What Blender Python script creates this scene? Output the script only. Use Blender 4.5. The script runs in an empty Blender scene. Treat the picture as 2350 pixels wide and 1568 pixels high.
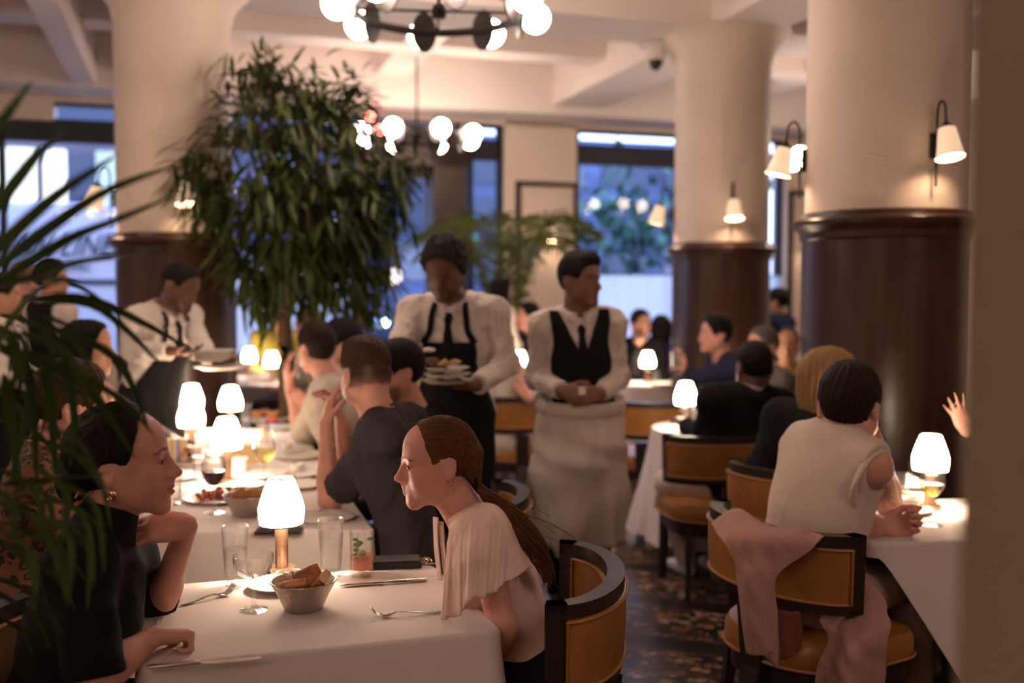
import bpy, bmesh, math, random
import numpy as np
from mathutils import Vector, Matrix
random.seed(7); RNG = np.random.default_rng(7)
PI = math.pi
SC = bpy.context.scene
COL = SC.collection
# ------------------------------------------------------------------ camera
F = 2285.0; CX, CY = 1175.0, 784.0
CAMZ = 1.54; TH = math.atan(119.0/F)
ct, st = math.cos(TH), math.sin(TH)
def ray(px, py):
    u, v = (px-CX)/F, (CY-py)/F
    return np.array([u, ct+v*st, -st+v*ct])
def P(px, py, Y):                      # point seen at a pixel, Y metres in front of the camera
    d = ray(px, py); t = Y/d[1]
    return np.array([0, 0, CAMZ]) + d*t
def T(px, py, z):                      # point seen at a pixel, lying on a horizontal plane
    d = ray(px, py); t = (z-CAMZ)/d[2]
    return np.array([0, 0, CAMZ]) + d*t
def A(*v): return np.array(v, float)
def nrm(v):
    v = np.asarray(v, float); n = np.linalg.norm(v); return v/n if n > 1e-9 else v
U18 = A(math.cos(math.radians(18)), math.sin(math.radians(18)), 0); V18 = A(-U18[1], U18[0], 0)
GM = A(1.594, 7.62, 0)
def G(u, v, z=0): return GM + U18*u + V18*v + A(0, 0, z)
# ------------------------------------------------------------------ materials
MATS = {}
def newmat(name):
    m = bpy.data.materials.new(name); m.use_nodes = True
    nt = m.node_tree; nt.nodes.clear()
    out = nt.nodes.new('ShaderNodeOutputMaterial')
    MATS[name] = m
    return m, nt, out
def pbr(name, col, rough=.6, metal=0., spec=.5, noise=None, bump=None, coat=0., sheen=0., sss=0.):
    """noise=(scale, amount[, stretch]) colour mottling; bump=(scale, strength[, stretch])."""
    m, nt, out = newmat(name); N = nt.nodes; L = nt.links
    b = N.new('ShaderNodeBsdfPrincipled'); L.new(b.outputs[0], out.inputs[0])
    b.inputs['Base Color'].default_value = (*col, 1); b.inputs['Roughness'].default_value = rough
    b.inputs['Metallic'].default_value = metal; b.inputs['Specular IOR Level'].default_value = spec
    b.inputs['Coat Weight'].default_value = coat
    if sheen: b.inputs['Sheen Weight'].default_value = sheen
    if sss:
        b.inputs['Subsurface Weight'].default_value = sss
        b.inputs['Subsurface Radius'].default_value = (.02, .008, .004)
    tc = None
    def coords(stretch):
        nonlocal tc
        if tc is None: tc = N.new('ShaderNodeTexCoord')
        mp = N.new('ShaderNodeMapping'); mp.inputs['Scale'].default_value = stretch
        L.new(tc.outputs['Object'], mp.inputs[0]); return mp.outputs[0]
    if noise:
        n = N.new('ShaderNodeTexNoise'); n.inputs['Scale'].default_value = noise[0]; n.inputs['Detail'].default_value = 5
        L.new(coords(noise[2] if len(noise) > 2 else (1, 1, 1)), n.inputs['Vector'])
        r = N.new('ShaderNodeMapRange'); r.inputs[1].default_value = .3; r.inputs[2].default_value = .7
        r.inputs[3].default_value = 1-noise[1]; r.inputs[4].default_value = 1+noise[1]
        L.new(n.outputs['Fac'], r.inputs[0])
        mx = N.new('ShaderNodeMix'); mx.data_type = 'RGBA'; mx.blend_type = 'MULTIPLY'; mx.inputs['Factor'].default_value = 1
        mx.inputs['A'].default_value = (*col, 1); L.new(r.outputs[0], mx.inputs['B']); L.new(mx.outputs['Result'], b.inputs['Base Color'])
    if bump:
        n = N.new('ShaderNodeTexNoise'); n.inputs['Scale'].default_value = bump[0]; n.inputs['Detail'].default_value = 4
        L.new(coords(bump[2] if len(bump) > 2 else (1, 1, 1)), n.inputs['Vector'])
        bp = N.new('ShaderNodeBump'); bp.inputs['Strength'].default_value = bump[1]; bp.inputs['Distance'].default_value = bump[3] if len(bump) > 3 else .01
        L.new(n.outputs['Fac'], bp.inputs['Height']); L.new(bp.outputs[0], b.inputs['Normal'])
    return m
def emit(name, col, s):
    m, nt, out = newmat(name)
    e = nt.nodes.new('ShaderNodeEmission'); e.inputs[0].default_value = (*col, 1); e.inputs[1].default_value = s
    nt.links.new(e.outputs[0], out.inputs[0]); return m
def glow(name, base, ecol, es, rough=.8):
    m = pbr(name, base, rough); b = m.node_tree.nodes['Principled BSDF']
    b.inputs['Emission Color'].default_value = (*ecol, 1); b.inputs['Emission Strength'].default_value = es; return m
def glassy(name, tint=(1, 1, 1), refl=.06, rim=.55, rough=.02, refract=0., ior=1.45, haze=0.):
    m, nt, out = newmat(name); N = nt.nodes; L = nt.links
    t = N.new('ShaderNodeBsdfTransparent'); t.inputs[0].default_value = (*tint, 1)
    g = N.new('ShaderNodeBsdfGlossy'); g.inputs['Roughness'].default_value = rough
    lw = N.new('ShaderNodeLayerWeight'); lw.inputs[0].default_value = .35
    r = N.new('ShaderNodeMapRange'); r.inputs[3].default_value = refl; r.inputs[4].default_value = rim
    L.new(lw.outputs['Facing'], r.inputs[0])
    pw = N.new('ShaderNodeMath'); pw.operation = 'MULTIPLY'; L.new(lw.outputs['Facing'], pw.inputs[0]); L.new(lw.outputs['Facing'], pw.inputs[1])
    L.new(pw.outputs[0], r.inputs[0])
    mx = N.new('ShaderNodeMixShader'); L.new(r.outputs[0], mx.inputs[0]); L.new(t.outputs[0], mx.inputs[1]); L.new(g.outputs[0], mx.inputs[2])
    if haze:
        d_ = N.new('ShaderNodeBsdfTranslucent'); d_.inputs[0].default_value = (1, 1, 1, 1); d2 = N.new('ShaderNodeBsdfDiffuse'); d2.inputs[0].default_value = (1, 1, 1, 1); m3 = N.new('ShaderNodeMixShader'); L.new(d_.outputs[0], m3.inputs[1]); L.new(d2.outputs[0], m3.inputs[2])
        m4 = N.new('ShaderNodeMixShader'); m4.inputs[0].default_value = haze; L.new(mx.outputs[0], m4.inputs[1]); L.new(m3.outputs[0], m4.inputs[2]); mx = m4; L.new(mx.outputs[0], out.inputs[0])
    if refract:
        gl = N.new('ShaderNodeBsdfGlass'); gl.inputs['IOR'].default_value = ior; gl.inputs['Color'].default_value = (*tint, 1); gl.inputs['Roughness'].default_value = 0
        m2 = N.new('ShaderNodeMixShader'); m2.inputs[0].default_value = refract; L.new(mx.outputs[0], m2.inputs[1]); L.new(gl.outputs[0], m2.inputs[2]); L.new(m2.outputs[0], out.inputs[0])
    else: L.new(mx.outputs[0], out.inputs[0])
    return m
# ------------------------------------------------------------------ mesh helpers
def link_mesh(name, verts, faces, mats, parent=None, midx=None, smooth=True, autosmooth=None):
    me = bpy.data.meshes.new(name)
    verts = np.asarray(verts, np.float32)
    if isinstance(faces, np.ndarray):
        n, k = faces.shape
        me.vertices.add(len(verts)); me.vertices.foreach_set('co', verts.ravel())
        me.loops.add(n*k); me.loops.foreach_set('vertex_index', faces.ravel().astype(np.int32))
        me.polygons.add(n); me.polygons.foreach_set('loop_start', np.arange(0, n*k, k, dtype=np.int32))
        me.update(calc_edges=True)
    else:
        me.from_pydata([tuple(v) for v in verts], [], faces)
    if not isinstance(mats, (list, tuple)): mats = [mats]
    for m in mats: me.materials.append(m)
    if midx is not None: me.polygons.foreach_set('material_index', np.asarray(midx, np.int32))
    if smooth: me.polygons.foreach_set('use_smooth', np.ones(len(me.polygons), bool))
    me.validate(); me.update()
    o = bpy.data.objects.new(name, me); COL.objects.link(o)
    if autosmooth:
        md = o.modifiers.new('es', 'EDGE_SPLIT'); md.split_angle = math.radians(autosmooth)
    if parent is not None:
        o.parent = parent; o.matrix_parent_inverse = parent.matrix_world.inverted()
    return o
class MB:
    def __init__(s): s.v = []; s.f = []; s.m = []; s.cur = 0
    def add(s, v, f):
        n = len(s.v); s.v += [tuple(map(float, p)) for p in v]
        for q in f: s.f.append(tuple(i+n for i in q)); s.m.append(s.cur)
        return s
    def box(s, c, size, rot=None, M=None, bevel=0.):
        bm = bmesh.new(); bmesh.ops.create_cube(bm, size=1)
        bmesh.ops.scale(bm, vec=Vector(size), verts=bm.verts)
        if bevel: bmesh.ops.bevel(bm, geom=bm.edges[:], offset=bevel, segments=2, affect='EDGES', profile=.7)
        bm.verts.index_update()
        v = [np.array(x.co) for x in bm.verts]; f = [[x.index for x in p.verts] for p in bm.faces]; bm.free()
        if rot is not None:
            R = np.array(rot); v = [R@x for x in v]
        return s.add([x+np.array(c) for x in v], f)
    def bar(s, a, b, w, d, up=(0, 0, 1), bevel=0., w2=None, d2=None):
        a, b = np.array(a, float), np.array(b, float); z = nrm(b-a)
        x = np.cross(up, z); x = nrm(x) if np.linalg.norm(x) > 1e-4 else A(1, 0, 0); y = np.cross(z, x)
        w2 = w2 or w; d2 = d2 or d
        v = []
        for p, ww, dd in ((a, w, d), (b, w2, d2)):
            for sx, sy in ((-1, -1), (1, -1), (1, 1), (-1, 1)): v.append(p+x*sx*ww/2+y*sy*dd/2)
        return s.add(v, [(3, 2, 1, 0), (4, 5, 6, 7)]+[(i, (i+1) % 4, 4+(i+1) % 4, 4+i) for i in range(4)])
    def lathe(s, prof, n=24, c=(0, 0, 0), close=False, R=None, sx=1., sy=1.):
        v, f = [], []
        for r, z in prof:
            for i in range(n):
                a = 2*PI*i/n; p = A(r*math.cos(a)*sx, r*math.sin(a)*sy, z)
                if R is not None: p = np.array(R)@p
                v.append(p+np.array(c))
        k = len(prof)
        for j in range(k-1 if not close else k):
            j2 = (j+1) % k
            for i in range(n):
                i2 = (i+1) % n; f.append((j*n+i, j*n+i2, j2*n+i2, j2*n+i))
        if not close:
            if prof[0][0] > 1e-6: f.append(tuple(range(n-1, -1, -1)))
            if prof[-1][0] > 1e-6: f.append(tuple((k-1)*n+i for i in range(n)))
        return s.add(v, f)
    def tube(s, pts, rad, n=8, cap=True, flat=1., up=(0, 0, 1)):
        pts = [np.array(p, float) for p in pts]; k = len(pts)
        if not hasattr(rad, '__len__'): rad = [rad]*k
        v, f = [], []; ref = np.array(up, float)
        for j in range(k):
            t = nrm(pts[min(j+1, k-1)]-pts[max(j-1, 0)])
            x = np.cross(ref, t)
            if np.linalg.norm(x) < 1e-3: x = np.cross(A(1, .3, 0), t)
            x = nrm(x); y = np.cross(t, x)
            for i in range(n):
                a = 2*PI*i/n; v.append(pts[j]+x*math.cos(a)*rad[j]+y*math.sin(a)*rad[j]*flat)
        for j in range(k-1):
            for i in range(n):
                i2 = (i+1) % n; f.append((j*n+i, j*n+i2, (j+1)*n+i2, (j+1)*n+i))
        if cap: f.append(tuple(range(n-1, -1, -1))); f.append(tuple((k-1)*n+i for i in range(n)))
        return s.add(v, f)
    def loft(s, rings, closed=True, caps=True):
        n = len(rings[0]); v = [p for r in rings for p in r]; f = []
        for j in range(len(rings)-1):
            for i in range(n if closed else n-1):
                i2 = (i+1) % n; f.append((j*n+i, j*n+i2, (j+1)*n+i2, (j+1)*n+i))
        if caps and closed: f.append(tuple(range(n-1, -1, -1))); f.append(tuple((len(rings)-1)*n+i for i in range(n)))
        return s.add(v, f)
    def ball(s, c, r, n=16, m=10):
        r = np.array(r if hasattr(r, '__len__') else (r, r, r), float)
        prof = [(math.sin(PI*j/m), -math.cos(PI*j/m)) for j in range(m+1)]
        v, f = [], []
        for pr, pz in prof:
            for i in range(n):
                a = 2*PI*i/n; v.append(np.array(c)+r*A(pr*math.cos(a), pr*math.sin(a), pz))
        for j in range(m):
            for i in range(n):
                i2 = (i+1) % n; f.append((j*n+i, j*n+i2, (j+1)*n+i2, (j+1)*n+i))
        return s.add(v, f)
    def build(s, name, mat, parent=None, smooth=True, autosmooth=35, M=None):
        v = s.v
        if M is not None:
            Mx = np.array(M); v = (np.array(v)@Mx[:3, :3].T)+Mx[:3, 3]
        o = link_mesh(name, v, s.f, mat, parent, s.m if isinstance(mat, (list, tuple)) else None, smooth, autosmooth if smooth else None)
        return o
# ------------------------------------------------------------------ things
def thing(name, label, cat, loc=(0, 0, 0), rz=0., group=None):
    o = bpy.data.objects.new(name, None); COL.objects.link(o); o.empty_display_size = .05
    o.location = tuple(float(x) for x in loc); o.rotation_euler = (0, 0, rz)
    o['label'] = label; o['category'] = cat
    if group: o['group'] = group
    bpy.context.view_layer.update()
    return o
def tag(o, label, cat, group=None, kind=None):
    o['label'] = label; o['category'] = cat
    if group: o['group'] = group
    if kind: o['kind'] = kind
    return o
def struct(o, label=None):
    o['kind'] = 'structure'
    if label: o['label'] = label
    return o
def local(mb, name, mat, root, **k):     # build a part whose vertices are given in the thing's own frame
    o = mb.build(name, mat, None, **k); o.parent = root; return o
def dup(root, loc=None, rz=None, label=None, group=None, scale=None):
    r = root.copy(); COL.objects.link(r)
    if loc is not None: r.location = tuple(float(x) for x in loc)
    if rz is not None: r.rotation_euler = (0, 0, rz)
    if label: r['label'] = label
    if group: r['group'] = group
    if scale: r.scale = (scale,)*3
    for ch in list(root.children):
        c = ch.copy(); COL.objects.link(c); c.parent = r; c.matrix_parent_inverse = ch.matrix_parent_inverse.copy()
        for g in ch.children:
            d = g.copy(); COL.objects.link(d); d.parent = c; d.matrix_parent_inverse = g.matrix_parent_inverse.copy()
    return r
def rotz(a): c, s = math.cos(a), math.sin(a); return np.array([[c, -s, 0], [s, c, 0], [0, 0, 1.]])
def rotx(a): c, s = math.cos(a), math.sin(a); return np.array([[1, 0, 0], [0, c, -s], [0, s, c]])
def roty(a): c, s = math.cos(a), math.sin(a); return np.array([[c, 0, s], [0, 1, 0], [-s, 0, c]])
def spline(pts, n):
    """Catmull-Rom through pts, n samples."""
    p = np.array(pts, float); k = len(p); out = []
    for t in np.linspace(0, k-1-1e-6, n):
        i = int(t); u = t-i
        a, b, c, d = p[max(i-1, 0)], p[i], p[min(i+1, k-1)], p[min(i+2, k-1)]
        out.append(.5*((2*b)+(-a+c)*u+(2*a-5*b+4*c-d)*u*u+(-a+3*b-3*c+d)*u**3))
    return np.array(out)
def sheet(rows, name, mat, parent=None, thick=.004, nu=24, nv=24, wrinkle=0.):
    """Smooth draped cloth through a grid of points (rows x cols), given real thickness."""
    R = [spline(r, nu) for r in rows]; R = np.array(R)
    Cc = np.array([spline(R[:, j], nv) for j in range(nu)])     # nu x nv x 3
    if wrinkle:
        Cc = Cc + wrinkle*np.sin(Cc@A(31, 47, 23)+1.3)[..., None]*A(.3, -1, .2)+wrinkle*.6*np.sin(Cc@A(83, -57, 71))[..., None]*A(-.2, -.8, .4)
    v = Cc.reshape(-1, 3); f = []
    for i in range(nu-1):
        for j in range(nv-1): f.append((i*nv+j, i*nv+j+1, (i+1)*nv+j+1, (i+1)*nv+j))
    o = link_mesh(name, v, f, mat, parent)
    s = o.modifiers.new('solid', 'SOLIDIFY'); s.thickness = thick; s.offset = 0
    return o
# ------------------------------------------------------------------ implicit surfaces (for bodies, hair and clothing)
class Field:
    def __init__(s, lo, hi, h):
        s.h = h; s.lo = np.array(lo, float); n = np.ceil((np.array(hi)-s.lo)/h).astype(int)+1
        s.n = n; s.d = np.full(n, 1., np.float32)
        s.ax = [(s.lo[i]+np.arange(n[i])*h).astype(np.float32) for i in range(3)]
    def win(s, lo, hi):
        a = np.clip(np.floor((np.array(lo)-s.lo)/s.h).astype(int), 0, s.n); b = np.clip(np.ceil((np.array(hi)-s.lo)/s.h).astype(int)+1, 0, s.n)
        if (b <= a).any(): return None
        return (slice(a[0], b[0]), slice(a[1], b[1]), slice(a[2], b[2])), (s.ax[0][a[0]:b[0], None, None], s.ax[1][None, a[1]:b[1], None], s.ax[2][None, None, a[2]:b[2]])
    def put(s, fn, lo, hi, k=.0, sub=False):
        m = k+3*s.h
        w = s.win(np.array(lo)-m, np.array(hi)+m)
        if w is None: return
        sl, (X, Y, Z) = w; d = fn(X, Y, Z); a = s.d[sl]
        if sub:
            d = -d
            if k > 0:
                q = np.maximum(k-np.abs(a-d), 0)/k; s.d[sl] = np.maximum(a, d)+q*q*k*.25
            else: s.d[sl] = np.maximum(a, d)
        else:
            if k > 0:
                q = np.maximum(k-np.abs(a-d), 0)/k; s.d[sl] = np.minimum(a, d)-q*q*k*.25
            else: s.d[sl] = np.minimum(a, d)
    def cone(s, a, b, ra, rb, k=.02, sub=False, cut=None):
        a, b = np.array(a, float), np.array(b, float); ab = b-a; L2 = max(ab@ab, 1e-9); r = max(ra, rb)
        def fn(X, Y, Z):
            px, py, pz = X-a[0], Y-a[1], Z-a[2]
            t = (px*ab[0]+py*ab[1]+pz*ab[2])/L2
            tc = np.clip(t, 0, 1)
            d = np.sqrt((px-tc*ab[0])**2+(py-tc*ab[1])**2+(pz-tc*ab[2])**2)-(ra+(rb-ra)*tc)
            if cut is not None: d = np.maximum(d, (t-cut)*math.sqrt(L2))
            return d
        s.put(fn, np.minimum(a, b)-r, np.maximum(a, b)+r, k, sub)
    def ell(s, c, r, R=None, k=.02, sub=False):
        c = np.array(c, float); r = np.array(r, float); R = np.eye(3) if R is None else np.array(R)
        ext = np.sqrt(((R*r)**2).sum(1)); Ri = R.T
        def fn(X, Y, Z):
            px, py, pz = X-c[0], Y-c[1], Z-c[2]
            q = [(Ri[i, 0]*px+Ri[i, 1]*py+Ri[i, 2]*pz)/r[i] for i in range(3)]
            k0 = np.sqrt(q[0]**2+q[1]**2+q[2]**2)+1e-6
            k1 = np.sqrt((q[0]/r[0])**2+(q[1]/r[1])**2+(q[2]/r[2])**2)+1e-6
            return k0*(k0-1)/k1
        s.put(fn, c-ext, c+ext, k, sub)
    def half(s, p, n, k=.0):
        """remove everything on the side n points to."""
        p, n = np.array(p, float), nrm(n)
        d = ((s.ax[0]-p[0])*n[0])[:, None, None]+((s.ax[1]-p[1])*n[1])[None, :, None]+((s.ax[2]-p[2])*n[2])[None, None, :]
        if k > 0:
            q = np.maximum(k-np.abs(s.d-d), 0)/k; s.d = np.maximum(s.d, d)+q*q*k*.25
        else: s.d = np.maximum(s.d, d)
    def sample(s, p):
        i = np.round((np.asarray(p)-s.lo)/s.h).astype(int)
        if (i < 0).any() or (i >= s.n).any(): return 1.
        return float(s.d[tuple(i)])
    def hit(s, o, d, far=.6, off=0.):
        d = nrm(d); t = 0.
        while t < far:
            if s.sample(o+d*t) < 0: return o+d*(t-off)
            t += s.h*.5
        return o+d*far*.5
    def mesh(s, disp=None):
        d = s.d; sg = d < 0
        nx, ny, nz = d.shape
        c = np.zeros((nx-1, ny-1, nz-1), np.uint8)
        for i in (0, 1):
            for j in (0, 1):
                for k in (0, 1): c += sg[i:nx-1+i, j:ny-1+j, k:nz-1+k]
        act = (c > 0) & (c < 8)
        ii = np.argwhere(act)
        idx = np.full(act.shape, -1, np.int32); idx[act] = np.arange(len(ii))
        acc = np.zeros((len(ii), 3)); cnt = np.zeros(len(ii))
        corners = [(i, j, k) for i in (0, 1) for j in (0, 1) for k in (0, 1)]
        val = {q: d[ii[:, 0]+q[0], ii[:, 1]+q[1], ii[:, 2]+q[2]].astype(float) for q in corners}
        for q in corners:
            for axis in range(3):
                if q[axis]: continue
                q2 = list(q); q2[axis] = 1; q2 = tuple(q2)
                a, b = val[q], val[q2]; m = (a < 0) != (b < 0)
                t = np.where(m, a/np.where(m, a-b, 1), 0)
                pt = np.array(q, float)[None, :].repeat(len(ii), 0); pt[:, axis] += t
                acc[m] += pt[m]; cnt[m] += 1
        v = s.lo+(ii+acc/np.maximum(cnt, 1)[:, None])*s.h
        quads = []
        for axis in range(3):
            sl0 = [slice(None)]*3; sl1 = [slice(None)]*3
            sl0[axis] = slice(0, -1); sl1[axis] = slice(1, None)
            a, b = sg[tuple(sl0)], sg[tuple(sl1)]
            o1, o2 = (axis+1) % 3, (axis+2) % 3
            e = np.argwhere(a != b)
            ok = (e[:, o1] > 0) & (e[:, o2] > 0) & (e[:, o1] < d.shape[o1]-1) & (e[:, o2] < d.shape[o2]-1)
            e = e[ok]
            if not len(e): continue
            q = []
            for da, db in ((0, 0), (-1, 0), (-1, -1), (0, -1)):
                cc = e.copy(); cc[:, o1] += da; cc[:, o2] += db; q.append(idx[cc[:, 0], cc[:, 1], cc[:, 2]])
            q = np.stack(q, 1); fl = a[e[:, 0], e[:, 1], e[:, 2]]
            q[~fl] = q[~fl][:, ::-1]
            quads.append(q)
        f = np.concatenate(quads) if quads else np.zeros((0, 4), int)
        f = f[(f >= 0).all(1)]
        # light Laplacian smoothing
        for _ in range(2):
            sm = np.zeros_like(v); w = np.zeros(len(v))
            for a_, b_ in ((0, 1), (1, 2), (2, 3), (3, 0)):
                np.add.at(sm, f[:, a_], v[f[:, b_]]); np.add.at(w, f[:, a_], 1)
                np.add.at(sm, f[:, b_], v[f[:, a_]]); np.add.at(w, f[:, b_], 1)
            v = .5*v+.5*sm/np.maximum(w, 1)[:, None]
        if disp is not None:
            fn = np.cross(v[f[:, 2]]-v[f[:, 0]], v[f[:, 3]]-v[f[:, 1]])
            vn = np.zeros_like(v)
            for a_ in range(4): np.add.at(vn, f[:, a_], fn)
            vn /= np.linalg.norm(vn, axis=1)[:, None]+1e-9
            v = v+vn*disp(v)[:, None]
        return v, f
def folds(seed, amp, f=30., aniso=(1, 1, 1)):
    r = np.random.default_rng(seed); K = r.normal(size=(9, 3)); K /= np.linalg.norm(K, axis=1)[:, None]
    K = K*np.array(aniso)*f*r.uniform(.5, 1.8, 9)[:, None]; ph = r.uniform(0, 6.28, 9); am = r.uniform(.4, 1, 9)
    def fn(v):
        w = v+.02*np.sin(v[:, [1, 2, 0]]*17+seed)
        s = np.sin(w@K.T+ph)
        s = 1-2*np.abs(s)**.8
        return amp*(s*am).sum(1)/4
    return fn
# ================================================================== materials
plaster = pbr('plaster', (.78, .645, .535), .55, noise=(3, .03), bump=(40, .05))
ceilm = pbr('ceiling_paint', (.82, .73, .68), .7, noise=(2, .02))
def wood_mat(name, a, b, sc, rough):
    m, nt, out = newmat(name); N = nt.nodes; L = nt.links
    bs = N.new('ShaderNodeBsdfPrincipled'); bs.inputs['Roughness'].default_value = rough; L.new(bs.outputs[0], out.inputs[0])
    tc = N.new('ShaderNodeTexCoord'); mp = N.new('ShaderNodeMapping'); mp.inputs['Scale'].default_value = sc
    n = N.new('ShaderNodeTexNoise'); n.inputs['Scale'].default_value = 3; n.inputs['Detail'].default_value = 8; n.inputs['Distortion'].default_value = .6
    cr = N.new('ShaderNodeValToRGB'); cr.color_ramp.elements[0].position = .35; cr.color_ramp.elements[1].position = .68
    cr.color_ramp.elements[0].color = (*a, 1); cr.color_ramp.elements[1].color = (*b, 1)
    L.new(tc.outputs['Object'], mp.inputs[0]); L.new(mp.outputs[0], n.inputs['Vector']); L.new(n.outputs['Fac'], cr.inputs[0]); L.new(cr.outputs[0], bs.inputs['Base Color'])
    return m
mahog = wood_mat('mahogany', (.030, .011, .007), (.062, .024, .014), (9, 9, .5), .33)
chairwood = wood_mat('chair_wood', (.016, .009, .007), (.036, .020, .015), (2, 2, 14), .38)
framem = pbr('window_steel', (.010, .013, .022), .5)
brownm = pbr('vestibule_wood', (.030, .014, .010), .5)
trimm = pbr('dark_trim', (.035, .018, .013), .4)
glassm = glassy('window_glass', (.93, .96, 1), .03, .5)
def terrazzo():
    m, nt, out = newmat('terrazzo'); N = nt.nodes; L = nt.links
    bs = N.new('ShaderNodeBsdfPrincipled'); bs.inputs['Roughness'].default_value = .36; bs.inputs['Specular IOR Level'].default_value = .35; L.new(bs.outputs[0], out.inputs[0])
    tc = N.new('ShaderNodeTexCoord'); mp = N.new('ShaderNodeMapping'); mp.inputs['Rotation'].default_value = (0, 0, math.radians(21))
    L.new(tc.outputs['Object'], mp.inputs[0])
    vo = N.new('ShaderNodeTexVoronoi'); vo.inputs['Scale'].default_value = 25; L.new(mp.outputs[0], vo.inputs['Vector'])
    ve = N.new('ShaderNodeTexVoronoi'); ve.feature = 'DISTANCE_TO_EDGE'; ve.inputs['Scale'].default_value = 25; L.new(mp.outputs[0], ve.inputs['Vector'])
    sep = N.new('ShaderNodeSeparateColor'); L.new(vo.outputs['Color'], sep.inputs[0])
    cr = N.new('ShaderNodeValToRGB'); cr.color_ramp.interpolation = 'CONSTANT'
    e = cr.color_ramp.elements; e[0].position = 0; e[0].color = (.022, .015, .012, 1); e[1].position = .30; e[1].color = (.10, .038, .022, 1)
    for p, c in ((.52, (.21, .085, .048)), (.68, (.04, .02, .014)), (.78, (.34, .18, .11)), (.9, (.46, .30, .21))):
        q = e.new(p); q.color = (*c, 1)
    L.new(sep.outputs[0], cr.inputs[0])
    ed = N.new('ShaderNodeMath'); ed.operation = 'LESS_THAN'; ed.inputs[1].default_value = .05; L.new(ve.outputs['Distance'], ed.inputs[0])
    m1 = N.new('ShaderNodeMix'); m1.data_type = 'RGBA'; L.new(ed.outputs[0], m1.inputs['Factor']); L.new(cr.outputs[0], m1.inputs['A']); m1.inputs['B'].default_value = (.02, .013, .010, 1)
    sx = N.new('ShaderNodeSeparateXYZ'); L.new(mp.outputs[0], sx.inputs[0])
    def band(period, off, half):
        a = N.new('ShaderNodeMath'); a.operation = 'ADD'; a.inputs[1].default_value = off; L.new(sx.outputs[1], a.inputs[0])
        w = N.new('ShaderNodeMath'); w.operation = 'WRAP'; w.inputs[1].default_value = -period/2; w.inputs[2].default_value = period/2; L.new(a.outputs[0], w.inputs[0])
        b = N.new('ShaderNodeMath'); b.operation = 'ABSOLUTE'; L.new(w.outputs[0], b.inputs[0])
        l = N.new('ShaderNodeMath'); l.operation = 'LESS_THAN'; l.inputs[1].default_value = half; L.new(b.outputs[0], l.inputs[0]); return l
    off = -(4.28*math.cos(math.radians(21))+.45*math.sin(math.radians(21)))-.07
    bl = band(.56, off, .087); bd = band(.56, off, .075)
    m2 = N.new('ShaderNodeMix'); m2.data_type = 'RGBA'; L.new(bl.outputs[0], m2.inputs['Factor']); L.new(m1.outputs['Result'], m2.inputs['A']); m2.inputs['B'].default_value = (.16, .07, .04, 1)
    m3 = N.new('ShaderNodeMix'); m3.data_type = 'RGBA'; L.new(bd.outputs[0], m3.inputs['Factor']); L.new(m2.outputs['Result'], m3.inputs['A']); m3.inputs['B'].default_value = (.016, .012, .011, 1)
    L.new(m3.outputs['Result'], bs.inputs['Base Color']); return m
# ================================================================== shell (grid frame: u along the window wall, v towards it)
R18 = rotz(math.radians(18))
def gbox(mb, u0, u1, v0, v1, z0, z1, bevel=0.):
    c = G((u0+u1)/2, (v0+v1)/2, (z0+z1)/2); return mb.box(c, (u1-u0, v1-v0, z1-z0), R18, bevel=bevel)
UL, UR, VB, VW, ZC = -8.6, 4.6, -10.6, 3.5, 3.85
struct(gbox(MB(), UL, UR, VB, VW+.3, -.12, 0).build('floor', terrazzo(), smooth=False), 'dark terrazzo floor with reddish chips in bands')
struct(gbox(MB(), UL-.1, UR+.1, VB-.1, VW+.4, ZC, ZC+.15).build('ceiling', ceilm, smooth=False))
struct(gbox(MB(), UL-.2, UL, VB, VW, 0, ZC).build('wall_left', plaster, smooth=False))
struct(gbox(MB(), UR, UR+.2, VB, VW+.3, 0, ZC).build('wall_right', plaster, smooth=False))
struct(gbox(MB(), UL, UR, VB-.2, VB, 0, ZC).build('wall_rear', plaster, smooth=False))
w = MB()
gbox(w, UL, UR, VW, VW+.3, 3.30, ZC); gbox(w, UL, UR, VW, VW+.3, -.1, .86)
gbox(w, UL, -5.04, VW-.02, VW+.3, 3.12, 3.4)
for a, b in ((UL, -7.3), (-4.28, -3.58), (-.62, .21), (2.87, UR)): gbox(w, a, b, VW, VW+.3, .8, 3.4)
struct(w.build('wall_window_side', plaster, smooth=False))
# beams
bm_ = MB()
for v, wd, z in ((-3.6, .6, 3.42), (0, .62, 3.42), (3.2, .5, 3.34), (1.75, .32, 3.60), (-1.8, .32, 3.60), (-7.2, .6, 3.42)): gbox(bm_, UL, UR, v-wd/2, v+wd/2, z, ZC, .02)
for u, wd, z in ((0, .56, 3.43), (-3.93, .56, 3.43), (3.93, .56, 3.43), (-7.86, .56, 3.43), (-1.96, .32, 3.61), (1.96, .32, 3.61), (-4.72, .2, 3.36), (-5.9, .32, 3.61)): gbox(bm_, u-wd/2, u+wd/2, VB, VW, z, ZC, .02)
struct(bm_.build('ceiling_beam', ceilm, smooth=False), 'painted coffer beams crossing the ceiling')
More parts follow.
